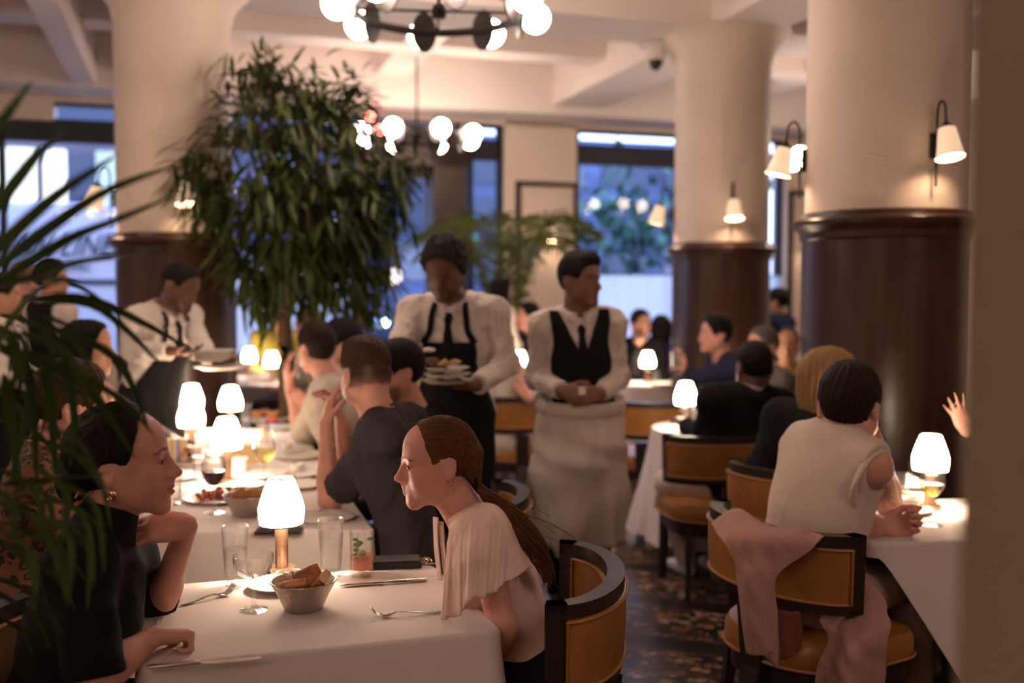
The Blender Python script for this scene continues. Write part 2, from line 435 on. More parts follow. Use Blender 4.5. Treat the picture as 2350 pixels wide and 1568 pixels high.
# columns
def column(c, wain=1.86):
    root = thing('column', '', 'column', c); root['kind'] = 'structure'
    r = .355
    sh = MB().lathe([(r, wain-.05), (r, 3.22), (r+.012, 3.24), (r+.02, 3.30), (r+.10, 3.40), (r+.16, 3.44)], 64)
    local(sh, 'shaft', plaster, root)
    local(MB().lathe([(r+.012, .16), (r+.012, wain-.04)], 64), 'wainscot', mahog, root)
    local(MB().lathe([(r+.01, wain-.10), (r+.022, wain-.09), (r+.024, wain-.06), (r+.040, wain-.045), (r+.058, wain-.03), (r+.062, wain-.012), (r+.052, wain), (r+.03, wain+.006), (r+.026, wain+.022), (r+.012, wain+.03), (r-.005, wain+.032)], 64), 'moulding', mahog, root)
    local(MB().lathe([(r+.03, 0), (r+.03, .14), (r+.018, .16), (r, .165)], 64), 'plinth', mahog, root)
    return root
cl = column((-2.15, 6.40, 0)); cl['label'] = 'cream round column with dark wood wainscot behind the ficus tree'
cm = column((GM[0], GM[1], 0)); cm['label'] = 'cream round column with dark wood wainscot farthest right'
cr_ = column((1.72, 4.62, 0)); cr_['label'] = 'cream round column with dark wood wainscot beside the right hand table'
# near pier on the right edge of the picture
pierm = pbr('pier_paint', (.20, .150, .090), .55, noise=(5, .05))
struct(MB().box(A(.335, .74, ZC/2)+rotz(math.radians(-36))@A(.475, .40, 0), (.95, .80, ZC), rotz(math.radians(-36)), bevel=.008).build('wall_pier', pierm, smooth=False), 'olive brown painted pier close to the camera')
# picture frame trims on the wall piers
t = MB()
for a, b in ((-.47, .20), (2.93, 3.75)):
    gbox(t, a-.03, b+.03, VW-.03, VW, 2.66, 2.71); gbox(t, a-.03, a+.025, VW-.025, VW, .3, 2.66); gbox(t, b-.025, b+.03, VW-.025, VW, .3, 2.66)
struct(t.build('trim_1', trimm, smooth=False))
# ================================================================== windows
def window(name, u0, u1, mull, z0=.88, lab=''):
    root = thing(name, lab, 'window', G((u0+u1)/2, VW+.12, z0)); root['kind'] = 'structure'
    f = MB(); y0, y1 = VW+.08, VW+.16
    gbox(f, u0, u1, y0, y1, 2.93, 3.15); gbox(f, u0, u1, y0, y1, 3.27, 3.31); gbox(f, u0, u1, y0, y1, z0-.04, z0+.02)
    for u in [u0+.03, u1-.03]+list(mull): gbox(f, u-.03, u+.03, y0, y1, z0, 3.3)
    f.build('window_frame', framem, root, smooth=False)
    MB().add([G(u0, VW+.12, z0), G(u1, VW+.12, z0), G(u1, VW+.12, 3.28), G(u0, VW+.12, 3.28)], [(0, 1, 2, 3)]).build('window_pane', glassm, root, smooth=False)
    gbox(MB(), u0, u1, VW-.03, VW+.1, z0-.03, z0).build('window_sill', trimm, root, smooth=False)
    return root
window('window_1', -7.3, -4.28, (-5.5,), lab='large window with the white moving van outside')
window('window_2', -3.58, -2.25, (), lab='window behind the ficus tree')
window('window_3', -1.12, -.62, (-.98,), lab='narrow window beside the brown entrance')
window('window_4', .21, 2.87, (1.5,), lab='large window with a white cafe curtain behind the waiter in a vest')
# entrance
d = thing('door_1', 'dark brown framed entrance door with glass', 'door', G(-1.7, VW, 0)); d['kind'] = 'structure'
f = MB()
gbox(f, -2.28, -1.10, VW-.25, VW+.2, 2.80, 3.14); gbox(f, -1.46, -1.12, VW-.25, VW+.2, 0, 3.0); gbox(f, -2.28, -2.18, VW-.25, VW+.2, 0, 3.0)
gbox(f, -2.3, -1.06, VW-.30, VW-.2, 3.10, 3.20); gbox(f, -2.3, -1.1, VW-.02, VW+.06, 0, .3); gbox(f, -2.18, -1.46, VW-.02, VW+.06, 2.7, 2.82)
f.build('door_frame', brownm, d, smooth=False)
MB().add([G(-2.18, VW+.02, .3), G(-1.46, VW+.02, .3), G(-1.46, VW+.02, 2.72), G(-2.18, VW+.02, 2.72)], [(0, 1, 2, 3)]).build('door_pane', glassm, d, smooth=False)
# cafe curtains (sheer, lit by the street)
def sheer(name, col):
    m, nt, out = newmat(name); N = nt.nodes; L = nt.links
    a = N.new('ShaderNodeBsdfTranslucent'); a.inputs[0].default_value = (*col, 1); b = N.new('ShaderNodeBsdfDiffuse'); b.inputs[0].default_value = (*col, 1)
    x = N.new('ShaderNodeMixShader'); x.inputs[0].default_value = .25; L.new(a.outputs[0], x.inputs[1]); L.new(b.outputs[0], x.inputs[2])
    t_ = N.new('ShaderNodeBsdfTransparent'); y = N.new('ShaderNodeMixShader'); y.inputs[0].default_value = .12; L.new(x.outputs[0], y.inputs[1]); L.new(t_.outputs[0], y.inputs[2])
    L.new(y.outputs[0], out.inputs[0]); return m
sheerm = sheer('sheer_curtain', (.95, .97, 1))
for u0, u1, ztop, lab in ((.24, 2.85, 1.71, 'sheer white cafe curtain across the lower half of the window behind the vest waiter'), (-3.55, -2.27, 1.80, 'sheer white cafe curtain in the window beside the ficus trunk')):
    n = int((u1-u0)*40); v = []; fc = []
    for i in range(n+1):
        u = u0+(u1-u0)*i/n
        for z in (.9, 1.3, ztop): v.append(G(u, VW+.03+.016*math.sin(i*1.9)+.008*math.sin(i*.7), z+(.012*math.cos(i*1.9) if z == ztop else 0)))
    for i in range(n):
        for k in range(2): fc.append((i*3+k, i*3+3+k, i*3+4+k, i*3+1+k))
    c_ = thing('cafe_curtain', lab, 'curtain', G((u0+u1)/2, VW+.03, .9))
    link_mesh('fabric', v, fc, sheerm, c_)
    MB().tube([G(u0-.01, VW+.03, ztop), G(u1+.01, VW+.03, ztop)], .008).build('rod', trimm, c_)
# ================================================================== street outside
asphalt = pbr('asphalt', (.05, .05, .06), .5)
struct(gbox(MB(), -24, 22, VW+.3, 30, -.3, -.2).build('street', asphalt, smooth=False))
bwall = pbr('facade_stone', (.10, .085, .11), .8, noise=(1, .2))
bwin = emit('lit_window', (.95, .97, 1), 1.5); bwin2 = emit('dim_window', (.35, .45, .9), .55); darkw = pbr('dark_window', (.02, .03, .06), .2)
def building(u0, u1, v0, h, lab, wall, rows, cols, lit, seed):
    r = random.Random(seed); b = thing('building', lab, 'building', G((u0+u1)/2, v0+1, -.2))
    gbox(MB(), u0, u1, v0, v0+2, -.2, h).build('facade', wall, b, smooth=False)
    for i in range(cols):
        for j in range(rows):
            du = (u1-u0)/cols; a = u0+du*(i+.15); e = u0+du*(i+.85); z0 = .6+j*(h-.6)/rows; z1 = z0+.72*(h-.6)/rows
            m = bwin if (i, j) in lit else (bwin2 if r.random() < .25 else darkw)
            gbox(MB(), a, e, v0-.05, v0+.02, z0, z1).build('window', m, b, smooth=False)
building(-16, -4.7, 13, 6.5, 'street building with bright white lit windows above the van', bwall, 3, 6, set(), 3)
bwin3 = emit('bright_shop_window', (.93, .97, 1), 1.6)
for u0, u1, m_ in ((-9.4, -7.3, bwin3), (-7.15, -6.42, bwin3), (-6.29, -5.92, bwin3), (-5.42, -5.0, emit('pale_window', (.60, .80, 1), 1.0))): gbox(MB(), u0, u1, 12.86, 12.96, 3.0, 4.05).build('window', m_, bpy.data.objects['building'], smooth=False)
building(-4.5, -1.5, 15, 7.5, 'purple grey building across the street behind the entrance', pbr('facade_purple', (.16, .12, .20), .8, noise=(.8, .25)), 4, 4, {(1, 0)}, 5)
building(-1.2, 9, 16, 5.2, 'dark blue building across the street behind the right window', pbr('facade_blue', (.07, .09, .17), .8, noise=(.6, .5)), 4, 6, set(), 8)
# moving van
vm = pbr('van_white', (.60, .61, .72), .35); tl = pbr('van_letters', (.006, .03, .07), .5); tyre = pbr('rubber', (.02, .02, .02), .7)
van = thing('moving_van', 'white moving van with slanted dark lettering outside the left window', 'van', G(-6.2, 7, -.2))
gbox(MB(), -9.2, -4.15, 6.0, 8.1, .30, 2.56, .06).build('cargo_box', vm, van, smooth=False)
gbox(MB(), -4.1, -2.9, 6.05, 8.0, .30, 2.0, .15).build('cab', vm, van, smooth=False)
gbox(MB(), -3.9, -3.2, 6.0, 6.06, 1.3, 1.85).build('cab_window', darkw, van, smooth=False)
gbox(MB(), -9.1, -4.2, 5.985, 6.0, 1.60, 1.66).build('stripe', tl, van, smooth=False)
for u in (-8.3, -5.0, -3.5): MB().lathe([(.2, -.12), (.36, -.12), (.36, .12), (.2, .12)], 24, G(u, 6.15, .16), R=R18@rotx(PI/2)).build('wheel', tyre, van)
def lettering(s, u, z, size, mat, parent, shear=.35, v=5.97, space=1., sx=1.):
    c = bpy.data.curves.new('lettering', 'FONT'); c.body = s; c.size = size; c.shear = shear; c.extrude = .004; c.space_character = space
    c.materials.append(mat); o = bpy.data.objects.new('lettering', c); COL.objects.link(o)
    bpy.context.view_layer.update()
    me = bpy.data.meshes.new_from_object(o.evaluated_get(bpy.context.evaluated_depsgraph_get())); bpy.data.objects.remove(o)
    o = bpy.data.objects.new('lettering', me); COL.objects.link(o)
    o.scale = (sx, 1, 1); o.rotation_euler = (PI/2, 0, math.radians(18)); o.location = tuple(G(u, v, z)); bpy.context.view_layer.update()
    o.parent = parent; o.matrix_parent_inverse = parent.matrix_world.inverted(); return o
lettering('VAN LINES', -5.98, 1.93, .40, tl, van, space=1.0, sx=.72)
lettering('COMMERCIAL', -5.90, 1.76, .15, pbr('van_letters_teal', (.02, .10, .13), .5), van, .2)
# parked car, traffic lights, signs and lamps glowing out of focus
car = thing('car', 'dark blue car parked outside the entrance', 'car', G(-1.0, 9.2, -.2))
cp = pbr('car_paint', (.04, .04, .16), .25)
gbox(MB(), -2.6, .6, 8.4, 10.0, .05, .65, .12).build('body', cp, car); gbox(MB(), -2.1, -.2, 8.5, 9.9, .62, 1.15, .18).build('cabin', darkw, car)
for u in (-2.0, 0.): MB().lathe([(.12, -.1), (.3, -.1), (.3, .1), (.12, .1)], 20, G(u, 8.45, .1), R=R18@rotx(PI/2)).build('wheel', tyre, car)
white_l = emit('headlight', (.75, .93, 1), 14); warm_l = emit('warm_bulb', (1, .72, .5), 6); red_l = emit('red_lamp', (1, .08, .05), 5); teal_l = emit('teal_lamp', (.1, .8, .65), 2.5); blue_l = emit('blue_lamp', (.2, .35, 1), 5)
MB().ball(P(884, 741, 15.2), .05).build('headlight', white_l, car); MB().ball(P(868, 730, 15.2), .04).build('headlight', blue_l, car)
sg = thing('shop_sign', 'bright white lit shop sign glimpsed through the lower ficus leaves', 'sign', P(790, 625, 17))
MB().box(P(790, 622, 18.4), (.55, .1, .35), R18).build('panel', emit('sign_white', (.72, .95, 1), 3.5), sg, smooth=False)
MB().box(P(790, 690, 18.45), (.06, .06, .9), R18).build('post', framem, sg, smooth=False)
aw = thing('awning', 'violet blue awning across the street beneath the shop sign', 'awning', P(770, 715, 16))
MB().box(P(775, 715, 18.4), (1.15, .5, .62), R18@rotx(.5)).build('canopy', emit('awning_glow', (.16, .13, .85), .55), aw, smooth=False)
tg = thing('tree', 'street tree with blue green leaves outside the right window', 'tree', P(1455, 700, 17))
tb = MB(); rr = random.Random(4)
for i in range(420):
    c = P(1455, 520, 17)+A(rr.gauss(0, .75), rr.gauss(0, .4), rr.gauss(0, .55)); q = nrm(A(rr.gauss(0, 1), rr.gauss(0, 1), rr.gauss(0, 1))); s_ = nrm(np.cross(q, A(0, 0, 1)))*.10
    tb.add([c-q*.15, c+s_, c+q*.15, c-s_], [(0, 1, 2, 3)])
tb.build('crown', pbr('street_leaves', (.02, .09, .06), .6), tg, smooth=False)
MB().tube([P(1455, 760, 17), P(1458, 600, 17), P(1450, 500, 17)], [.1, .08, .04]).build('trunk', pbr('street_bark', (.10, .12, .18), .8), tg)
for nm, px, py, Y, r_, m_, lab in (('traffic_light', 884, 300, 16, .045, red_l, 'red street light dot glimpsed right of the ficus crown'), ('street_lamp', 1785, 430, 16, .075, emit('lamp_green', (.65, 1, .8), 10), 'greenish white street lamp between the two right columns'),
        ('street_lamp', 1084, 545, 16, .06, teal_l, 'teal street lamp above the waiter with curly hair'), ('street_lamp', 1048, 400, 16, .09, teal_l, 'teal glow in the narrow window by the entrance'), ('street_lamp', 903, 634, 15, .12, emit('peach_lamp', (1, .75, .7), 2.2), 'peach coloured street lamp beside the ficus crown')):
    t_ = thing(nm, lab, 'street lamp', P(px, py, Y)); MB().ball(P(px, py, Y), r_, 14, 8).build('lens', m_, t_)
    MB().tube([P(px, py, Y)+A(0, .02, -r_), P(px, py, Y)+A(0, .02, -P(px, py, Y)[2]-.2)], .025, 6).build('post', framem, t_)
LAMP_EM = 20.; LAMP_W = 12.; SCONCE_EM = .5; SCONCE_W = 2.6; GLOBE_EM = 29.
# ================================================================== object kinds
brass = pbr('brushed_copper', (.52, .33, .24), .32, metal=.9)
steel = pbr('steel', (.62, .56, .52), .18, metal=1.)
hamm = pbr('hammered_metal', (.55, .46, .40), .30, metal=.85, bump=(90, .35))
porc = pbr('porcelain', (.82, .76, .70), .25)
linen = pbr('linen', (.80, .705, .68), .85, bump=(350, .04), noise=(4, .02))
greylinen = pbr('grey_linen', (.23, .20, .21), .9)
leather = pbr('tan_leather', (.36, .15, .035), .36, noise=(7, .18), bump=(90, .06))
leather2 = pbr('piping_leather', (.42, .19, .06), .4)
blackm = pbr('black_plastic', (.012, .012, .013), .35)
iron = pbr('dark_bronze', (.014, .009, .007), .5, metal=.2)
clear = glassy('clear_glass', (1, 1, 1), .015, .85, refract=.08, haze=.035)
water = glassy('water', (.98, .98, .99), .03, .5, refract=.14, ior=1.33)
redwine = pbr('red_wine', (.05, .003, .006), .1); whitewine = glassy('white_wine', (.97, .86, .50), .04, .3, refract=.15, ior=1.33)
def liquid(name, col):
    m, nt, out = newmat(name); N = nt.nodes; L = nt.links; a = N.new('ShaderNodeBsdfTranslucent'); a.inputs[0].default_value = (*col, 1); b = N.new('ShaderNodeBsdfDiffuse'); b.inputs[0].default_value = (*col, 1)
    x = N.new('ShaderNodeMixShader'); x.inputs[0].default_value = .45; L.new(a.outputs[0], x.inputs[1]); L.new(b.outputs[0], x.inputs[2]); t = N.new('ShaderNodeBsdfTransparent'); t.inputs[0].default_value = (*col, 1)
    y = N.new('ShaderNodeMixShader'); y.inputs[0].default_value = .3; L.new(x.outputs[0], y.inputs[1]); L.new(t.outputs[0], y.inputs[2]); L.new(y.outputs[0], out.inputs[0]); return m
pinkdrink = liquid('pink_cocktail', (1, .60, .45))
crust = pbr('bread_crust', (.42, .17, .06), .75, noise=(30, .45), bump=(60, .5)); crumb = pbr('bread_crumb', (.72, .50, .26), .9, noise=(40, .2), bump=(90, .6))
green = pbr('mint', (.12, .26, .04), .5); lime = pbr('lime', (.42, .56, .10), .5)
shadem = glow('lamp_shade', (.9, .8, .6), (1, .78, .55), LAMP_EM); seam = pbr('shade_seam', (.09, .04, .012), .9)
sconcem = glow('sconce_shade', (.8, .66, .5), (1, .66, .42), SCONCE_EM)
bulbm = emit('bulb', (1, .85, .62), 14.); globem = emit('opal_globe', (1, .78, .64), GLOBE_EM)
def plight(parent, loc, w, r=.03, col=(1, .76, .54), name='lamp_light', spot=None):
    l = bpy.data.lights.new(name, 'SPOT' if spot else 'POINT'); l.energy = w; l.color = col; l.shadow_soft_size = r
    if spot: l.spot_size = spot; l.spot_blend = .5
    o = bpy.data.objects.new(name, l); COL.objects.link(o); o.parent = parent; o.location = tuple(loc); return o
def table_lamp(label, loc):
    t = thing('table_lamp', label, 'lamp', loc, 0, 'cordless table lamps')
    local(MB().lathe([(.0, 0), (.040, 0), (.041, .004), (.041, .014), (.038, .018), (.022, .019), (.0, .019)], 32), 'base', brass, t)
    local(MB().lathe([(.0, .018), (.018, .018), (.018, .150), (.006, .152), (.005, .235)], 28), 'stem', brass, t)
    sh = MB().lathe([(.060, .141), (.0635, .165), (.064, .190), (.058, .212), (.0485, .240), (.036, .272)], 32)
    sh.f = sh.f[:-2]; sh.m = sh.m[:-2]
    s = local(sh, 'lamp_shade', shadem, t)
    b = MB()
    for k in range(8):
        a = 2*PI*k/8+.35
        b.tube([A(r*math.cos(a), r*math.sin(a), z) for r, z in ((.0606, .141), (.0642, .165), (.0647, .190), (.0587, .212), (.0491, .240), (.0364, .272))], .0013, 5)
    for r, z in ((.0362, .272), (.0602, .141)): b.tube([A(r*math.cos(2*PI*i/32), r*math.sin(2*PI*i/32), z) for i in range(33)], .0019, 5)
    o = b.build('shade_seam', seam, None); o.parent = s
    plight(t, (0, 0, .20), LAMP_W, .02)
    return t
def sconce(label, c, ang, group='wall sconces with cream shades', sc=1.):
    """c: point on the wall, ang: direction it faces (world angle)."""
    t = thing('wall_sconce', label, 'wall lamp', c, ang-PI/2, group); t.scale = (sc,)*3
    local(MB().box((0, .010, 0), (.035, .02, .115), bevel=.004), 'backplate', iron, t)
    pts = spline([(0, .03, -.19), (0, .03, 0), (0, .03, .10), (0, .035, .165), (0, .058, .195), (0, .085, .175), (0, .094, .12), (0, .098, .085)], 40)
    local(MB().tube(pts, .0055, 8).tube([(0, .015, 0), (0, .035, 0)], .008, 8), 'arm', iron, t)
    R = rotx(math.radians(14)); o = A(0, .10, .075)
    local(MB().lathe([(0, .022), (.010, .020), (.018, .008), (.036, -.006), (.037, -.012), (.0, -.012)], 24, o, R=R), 'cap', iron, t)
    m = MB().lathe([(.036, -.008), (.041, -.03), (.049, -.08), (.057, -.125), (.067, -.150)], 32, o, R=R); m.f = m.f[:-2]; m.m = m.m[:-2]
    s = local(m, 'lamp_shade', sconcem, t)
    b = MB().tube([o+R@A(.067*math.cos(2*PI*i/32), .067*math.sin(2*PI*i/32), -.150) for i in range(33)], .0022, 6); q = b.build('shade_trim', iron, None); q.parent = s
    local(MB().ball(o+R@A(0, 0, -.085), .024, 12, 8), 'bulb', bulbm, t)
    plight(t, o+R@A(0, 0, -.118), SCONCE_W, .02, (1, .68, .44))
    return t
def chandelier(label, c, zc=ZC, phase=-15, globe=None):
    t = thing('chandelier', label, 'chandelier', c, 0, 'ring chandeliers with opal globes')
    R = .44
    local(MB().tube([A(R*math.cos(2*PI*i/64), R*math.sin(2*PI*i/64), 0) for i in range(65)], .022, 10), 'ring', iron, t)
    h = MB().lathe([(0, -.04), (.035, -.035), (.04, 0), (.03, .03), (.008, .04)], 20); h.tube([(0, 0, 0), (0, 0, zc-c[2])], .009, 8)
    local(h, 'rod', iron, t)
    local(MB().lathe([(.01, zc-c[2]-.12), (.05, zc-c[2]-.08), (.085, zc-c[2])], 24), 'canopy', iron, t)
    sp = MB()
    for k in range(4):
        a = PI/2+math.radians(phase+20)+k*PI/2; sp.tube([(0, 0, 0), (R*math.cos(a), R*math.sin(a), 0)], .007, 6)
    local(sp, 'spoke', iron, t)
    for k in range(8):
        a = PI/2-math.radians(phase+45*k); d = A(math.cos(a), math.sin(a), 0)
        Rm = np.stack([A(-d[1], d[0], 0), A(0, 0, 1), d], 1)
        local(MB().lathe([(0, -.006), (.068, -.006), (.070, 0), (.068, .006), (0, .006)], 32, d*R, R=Rm, sy=1.62), 'reflector_disc', iron, t)
        g = local(MB().ball(d*(R+.088), .078, 20, 12), 'globe', globe or globem, t)
        local(MB().lathe([(0, .0), (.022, 0), (.022, .02), (0, .02)], 16, d*R, R=Rm), 'lamp_holder', iron, t)
    return t
# ------------------------------------------------------------------ chair
def chair(label, loc, rz, group='tan leather chairs with dark wood frames'):
    """faces local +Y"""
    t = thing('dining_chair', label, 'chair', loc, rz, group)
    a, b, y0 = .275, .150, .0
    def arc(s, n=33, f0=-92, f1=92): return [A((a+s)*math.sin(math.radians(f)), y0-(b+s)*math.cos(math.radians(f)), 0) for f in np.linspace(f0, f1, n)]
    zb, zt = .585, .822
    ins, out = arc(-.022), arc(.022)
    fr = MB(); up = lambda p, z: p+A(0, 0, z)
    tilt = lambda p, z: A(p[0]*(1+.10*(z-zb)), p[1]*(1+.16*(z-zb)), z)
    def frame_piece(z0, z1, i0, i1):
        rings = []
        for i in range(i0, i1+1): rings.append([tilt(ins[i], z0), tilt(out[i], z0), tilt(out[i], z1), tilt(ins[i], z1)])
        fr.loft(rings)
    frame_piece(zt-.035, zt, 0, 32); frame_piece(zb, zb+.03, 0, 32); frame_piece(zb, zt, 0, 3); frame_piece(zb, zt, 29, 32)
    local(fr, 'back_frame', chairwood, t)
    pin, pout = arc(-.026, 33, -76, 76), arc(.026, 33, -76, 76)
    def panel(inner):
        m = MB(); p = pin if inner else pout; q = arc(0, 33, -76, 76); rings = []
        for i in range(33): 
            e = .0 if 0 < i < 32 else .15
            pp = p[i]*(1-e)+q[i]*e
            rings.append([tilt(q[i], zb+.025), tilt(pp, zb+.033), tilt(p[i]*(.985 if inner else 1.012) if 0 < i < 32 else pp, (zb+zt)/2), tilt(pp, zt-.038), tilt(q[i], zt-.03)])
        m.loft(rings, closed=False); return m
    for inner, nm in ((True, 'inner_upholstery'), (False, 'outer_upholstery')):
        o = local(panel(inner), nm, leather, t)
        p = arc(-.029 if inner else .029, 33, -75.5, 75.5); lo = [tilt(x, zb+.035) for x in p]; hi = [tilt(x, zt-.040) for x in p]
        pp = MB().tube(lo+[hi[-1]]+hi[::-1]+[lo[0]], .0045, 6); q = pp.build('piping', leather2, None); q.parent = o
    # seat cushion
    def rr(w, d, r, z, yo=0., n=8):
        pts = []; yo += .085; rb = min(w*.46, r*2.4)
        for cx, cy, s, q in ((w/2-r, d/2-r, 0, r), (-w/2+r, d/2-r, 90, r), (-w/2+rb, -d/2+rb, 180, rb), (w/2-rb, -d/2+rb, 270, rb)):
            for i in range(n+1):
                f = math.radians(s+90*i/n); pts.append(A(cx+q*math.cos(f), cy+yo+q*math.sin(f), z))
        return pts
    cz = [(.44, .42, .375), (.50, .48, .382), (.515, .495, .40), (.515, .495, .445), (.495, .475, .468), (.40, .38, .480), (.2, .2, .484)]
    cu = local(MB().loft([rr(w, d, min(.09, w*.4), z, .02) for w, d, z in cz]), 'seat', leather, t)
    rim = rr(.520, .500, .09, .392, .02); q = MB().tube(rim+[rim[0]], .005, 6).build('piping', leather2, None); q.parent = cu
    local(MB().loft([rr(w, d, .08, z, .02) for w, d, z in ((.45, .43, .31), (.475, .455, .315), (.475, .455, .375))]), 'seat_rail', chairwood, t)
    for s in (-1, 1): local(MB().bar((s*.195, .295, .36), (s*.205, .315, 0), .042, .042, w2=.028, d2=.028), 'leg', chairwood, t)
    local(MB().bar((0, -.158, .57), (0, -.135, .33), .085, .03, up=(0, 1, 0)).bar((0, -.135, .36), (0, -.21, 0), .075, .042, up=(0, 1, 0), w2=.05, d2=.035), 'rear_post', chairwood, t)
    for s in (-1, 1): local(MB().bar((s*.18, -.06, .36), (s*.195, -.10, 0), .036, .036, w2=.026, d2=.026), 'leg', chairwood, t)
    return t
# ------------------------------------------------------------------ tables and cloths
def round_outline(corners, r, n=7, step=.05):
    c = [np.array(p, float) for p in corners]; k = len(c); pts = []
    for i in range(k):
        p, a, b = c[i], c[i-1], c[(i+1) % k]; da, db = nrm(a-p), nrm(b-p)
        for j in range(n+1):
            s = j/n; q = p+da*r*(1-s)**2+db*r*s**2; pts.append(q)
    out = []
    for i in range(len(pts)):
        a, b = pts[i], pts[(i+1) % len(pts)]; L = np.linalg.norm(b-a); m = max(1, int(L/step))
        for j in range(m): out.append(a+(b-a)*j/m)
    return out
def tablecloth(label, outline, z, drop, wave=.02, flare=.12, seed=1, mat=None, group='white tablecloths', crease=0., dropf=None):
    o = [np.array(p, float)[:2] for p in outline]; n = len(o); c = sum(o)/n; r = random.Random(seed)
    per = np.cumsum([0]+[np.linalg.norm(o[(i+1) % n]-o[i]) for i in range(n)]); tot = per[-1]
    nor = []
    for i in range(n):
        t_ = o[(i+1) % n]-o[i-1]; q = A(t_[1], -t_[0]); q = q/np.linalg.norm(q); nor.append(q if q@(o[i]-c) > 0 else -q)
    cur = [np.linalg.norm(nor[(i+2) % n]-nor[i-2]) for i in range(n)]
    cur = [sum(cur[(i+j) % n] for j in range(-4, 5))/9 for i in range(n)]
    K = max(3, int(tot/.22)); ph = r.random()*6
    wv = [math.sin(2*PI*K*per[i]/tot+ph+1.2*math.sin(2*PI*3*per[i]/tot))*.6+.4*math.sin(2*PI*(2*K+1)*per[i]/tot+2) for i in range(n)]
    df = [1. if dropf is None else dropf(p) for p in o]
    rings = []
    for s in (.02, .2, .4, .6, .8, .92, .985): rings.append([A(*(c+(p-c)*s), z) for p in o])
    for k in range(5):
        f = k/4*PI/2; rings.append([A(*(o[i]+nor[i]*(.012*math.sin(f)-.004)), z-.012*(1-math.cos(f))) for i in range(n)])
    for s in (.12, .25, .4, .55, .7, .85, 1.):
        g = s**1.2
        rings.append([A(*(o[i]+nor[i]*(.008+df[i]*g*(flare*drop*.35+wave*(1+wv[i])*(1+2.2*min(cur[i], 1))+flare*.35*min(cur[i], 1)*drop))), z-.012-drop*df[i]*s*(1+.02*wv[i])) for i in range(n)])
    if crease:
        for rg in rings[:8]:
            for p in rg: p[2] += crease*math.exp(-((p[1]-.3*p[0]-2.66)/.006)**2)
    m = MB().loft(rings, caps=False); m.f.append(tuple(range(n-1, -1, -1))); m.m.append(0); ob = m.build('tablecloth', mat or linen, None, autosmooth=None)
    return tag(ob, label, 'tablecloth', group)
def table(label, outline, z, group='dining tables'):
    o = [np.array(p, float)[:2] for p in outline]; c = sum(o)/len(o)
    t = thing('dining_table', label, 'table', (*c, 0), 0, group)
    MB().loft([[A(*(c+(p-c)*.985), zz) for p in o] for zz in (z-.035, z-.004)]).build('tabletop', chairwood, t, smooth=False)
    k = len(o); ext = max(np.linalg.norm(p-c) for p in o)
    if ext < .75:
        MB().lathe([(.2, 0), (.2, .02), (.04, .05), (.035, z-.06), (.12, z-.035)], 20, (*c, 0)).build('pedestal', iron, t)
    else:
        far = sorted(o, key=lambda p: -np.linalg.norm(p-c)); legs = []
        for p in far:
            if all(np.linalg.norm(p-q) > .4 for q in legs) and len(legs) < 4: legs.append(p); q = c+(p-c)*.88; MB().bar((*q, z-.03), (*q, 0), .05, .05).build('leg', chairwood, t, smooth=False)
    return t
# ------------------------------------------------------------------ tableware
def tumbler(label, loc, fill=.55, h=.165, rt=.037, rb=.027, liquid=None, group='water glasses'):
    t = thing('water_glass', label, 'glass', loc, 0, group)
    local(MB().lathe([(0, .004), (rb-.001, .003), (rb, .006), (rt, h), (rt-.0012, h+.0006), (rt-.002, h), (rb-.0015, .020), (0, .018)], 32), 'glass', clear, t)
    if fill:
        ra = rb-.0017; rbb = ra+(rt-rb)*fill
        local(MB().lathe([(0, .019), (ra, .021), (rbb-.0005, h*fill), (0, h*fill)], 32), 'water', liquid or water, t)
    return t
def wine_glass(label, loc, liquid, h=.22, s=1., level=.45, group='stemmed wine glasses'):
    t = thing('wine_glass', label, 'wine glass', loc, 0, group)
    prof = [(0, .003), (.036, .0), (.037, .002), (.010, .008), (.0045, .020), (.0042, .085), (.006, .094)]
    bowl = [(.020, .102), (.038, .128), (.043, .148), (.041, .172), (.035, .200), (.030, .222)]
    pr = [(r*s, z*s) for r, z in prof+bowl]; inner = [((r-.0013)*s, z*s+.0006) for r, z in bowl[::-1]]+[(0, .100*s)]
    local(MB().lathe(pr+inner, 32), 'glass', clear, t)
    if liquid:
        lv = .100+.06*level*2
        ins = [(r-.0016, z) for r, z in bowl if z < lv]; ins.append((np.interp(lv, [z for _, z in bowl], [r for r, _ in bowl])-.0018, lv))
        local(MB().lathe([(0, .102*s)]+[(r*s, z*s) for r, z in ins]+[(0, lv*s)], 28), 'wine', liquid, t)
    return t
def coupe(label, loc):
    t = thing('coupe_glass', label, 'glass', loc)
    pr = [(0, .003), (.034, 0), (.035, .002), (.012, .007), (.0055, .014), (.0042, .05), (.0065, .066), (.018, .080), (.038, .094), (.047, .110), (.050, .127), (.0505, .140), (.0495, .141), (.0485, .127), (.0455, .111), (.036, .096), (.016, .083), (0, .081)]
    local(MB().lathe(pr, 40), 'glass', clear, t)
    rb = MB()
    for k in range(36):
        a = 2*PI*k/36; rb.tube([A(r*math.cos(a), r*math.sin(a), z) for r, z in ((.024, .0845), (.038, .0955), (.0455, .108))], .0007, 4)
    local(rb, 'etched_lines', clear, t)
    return t
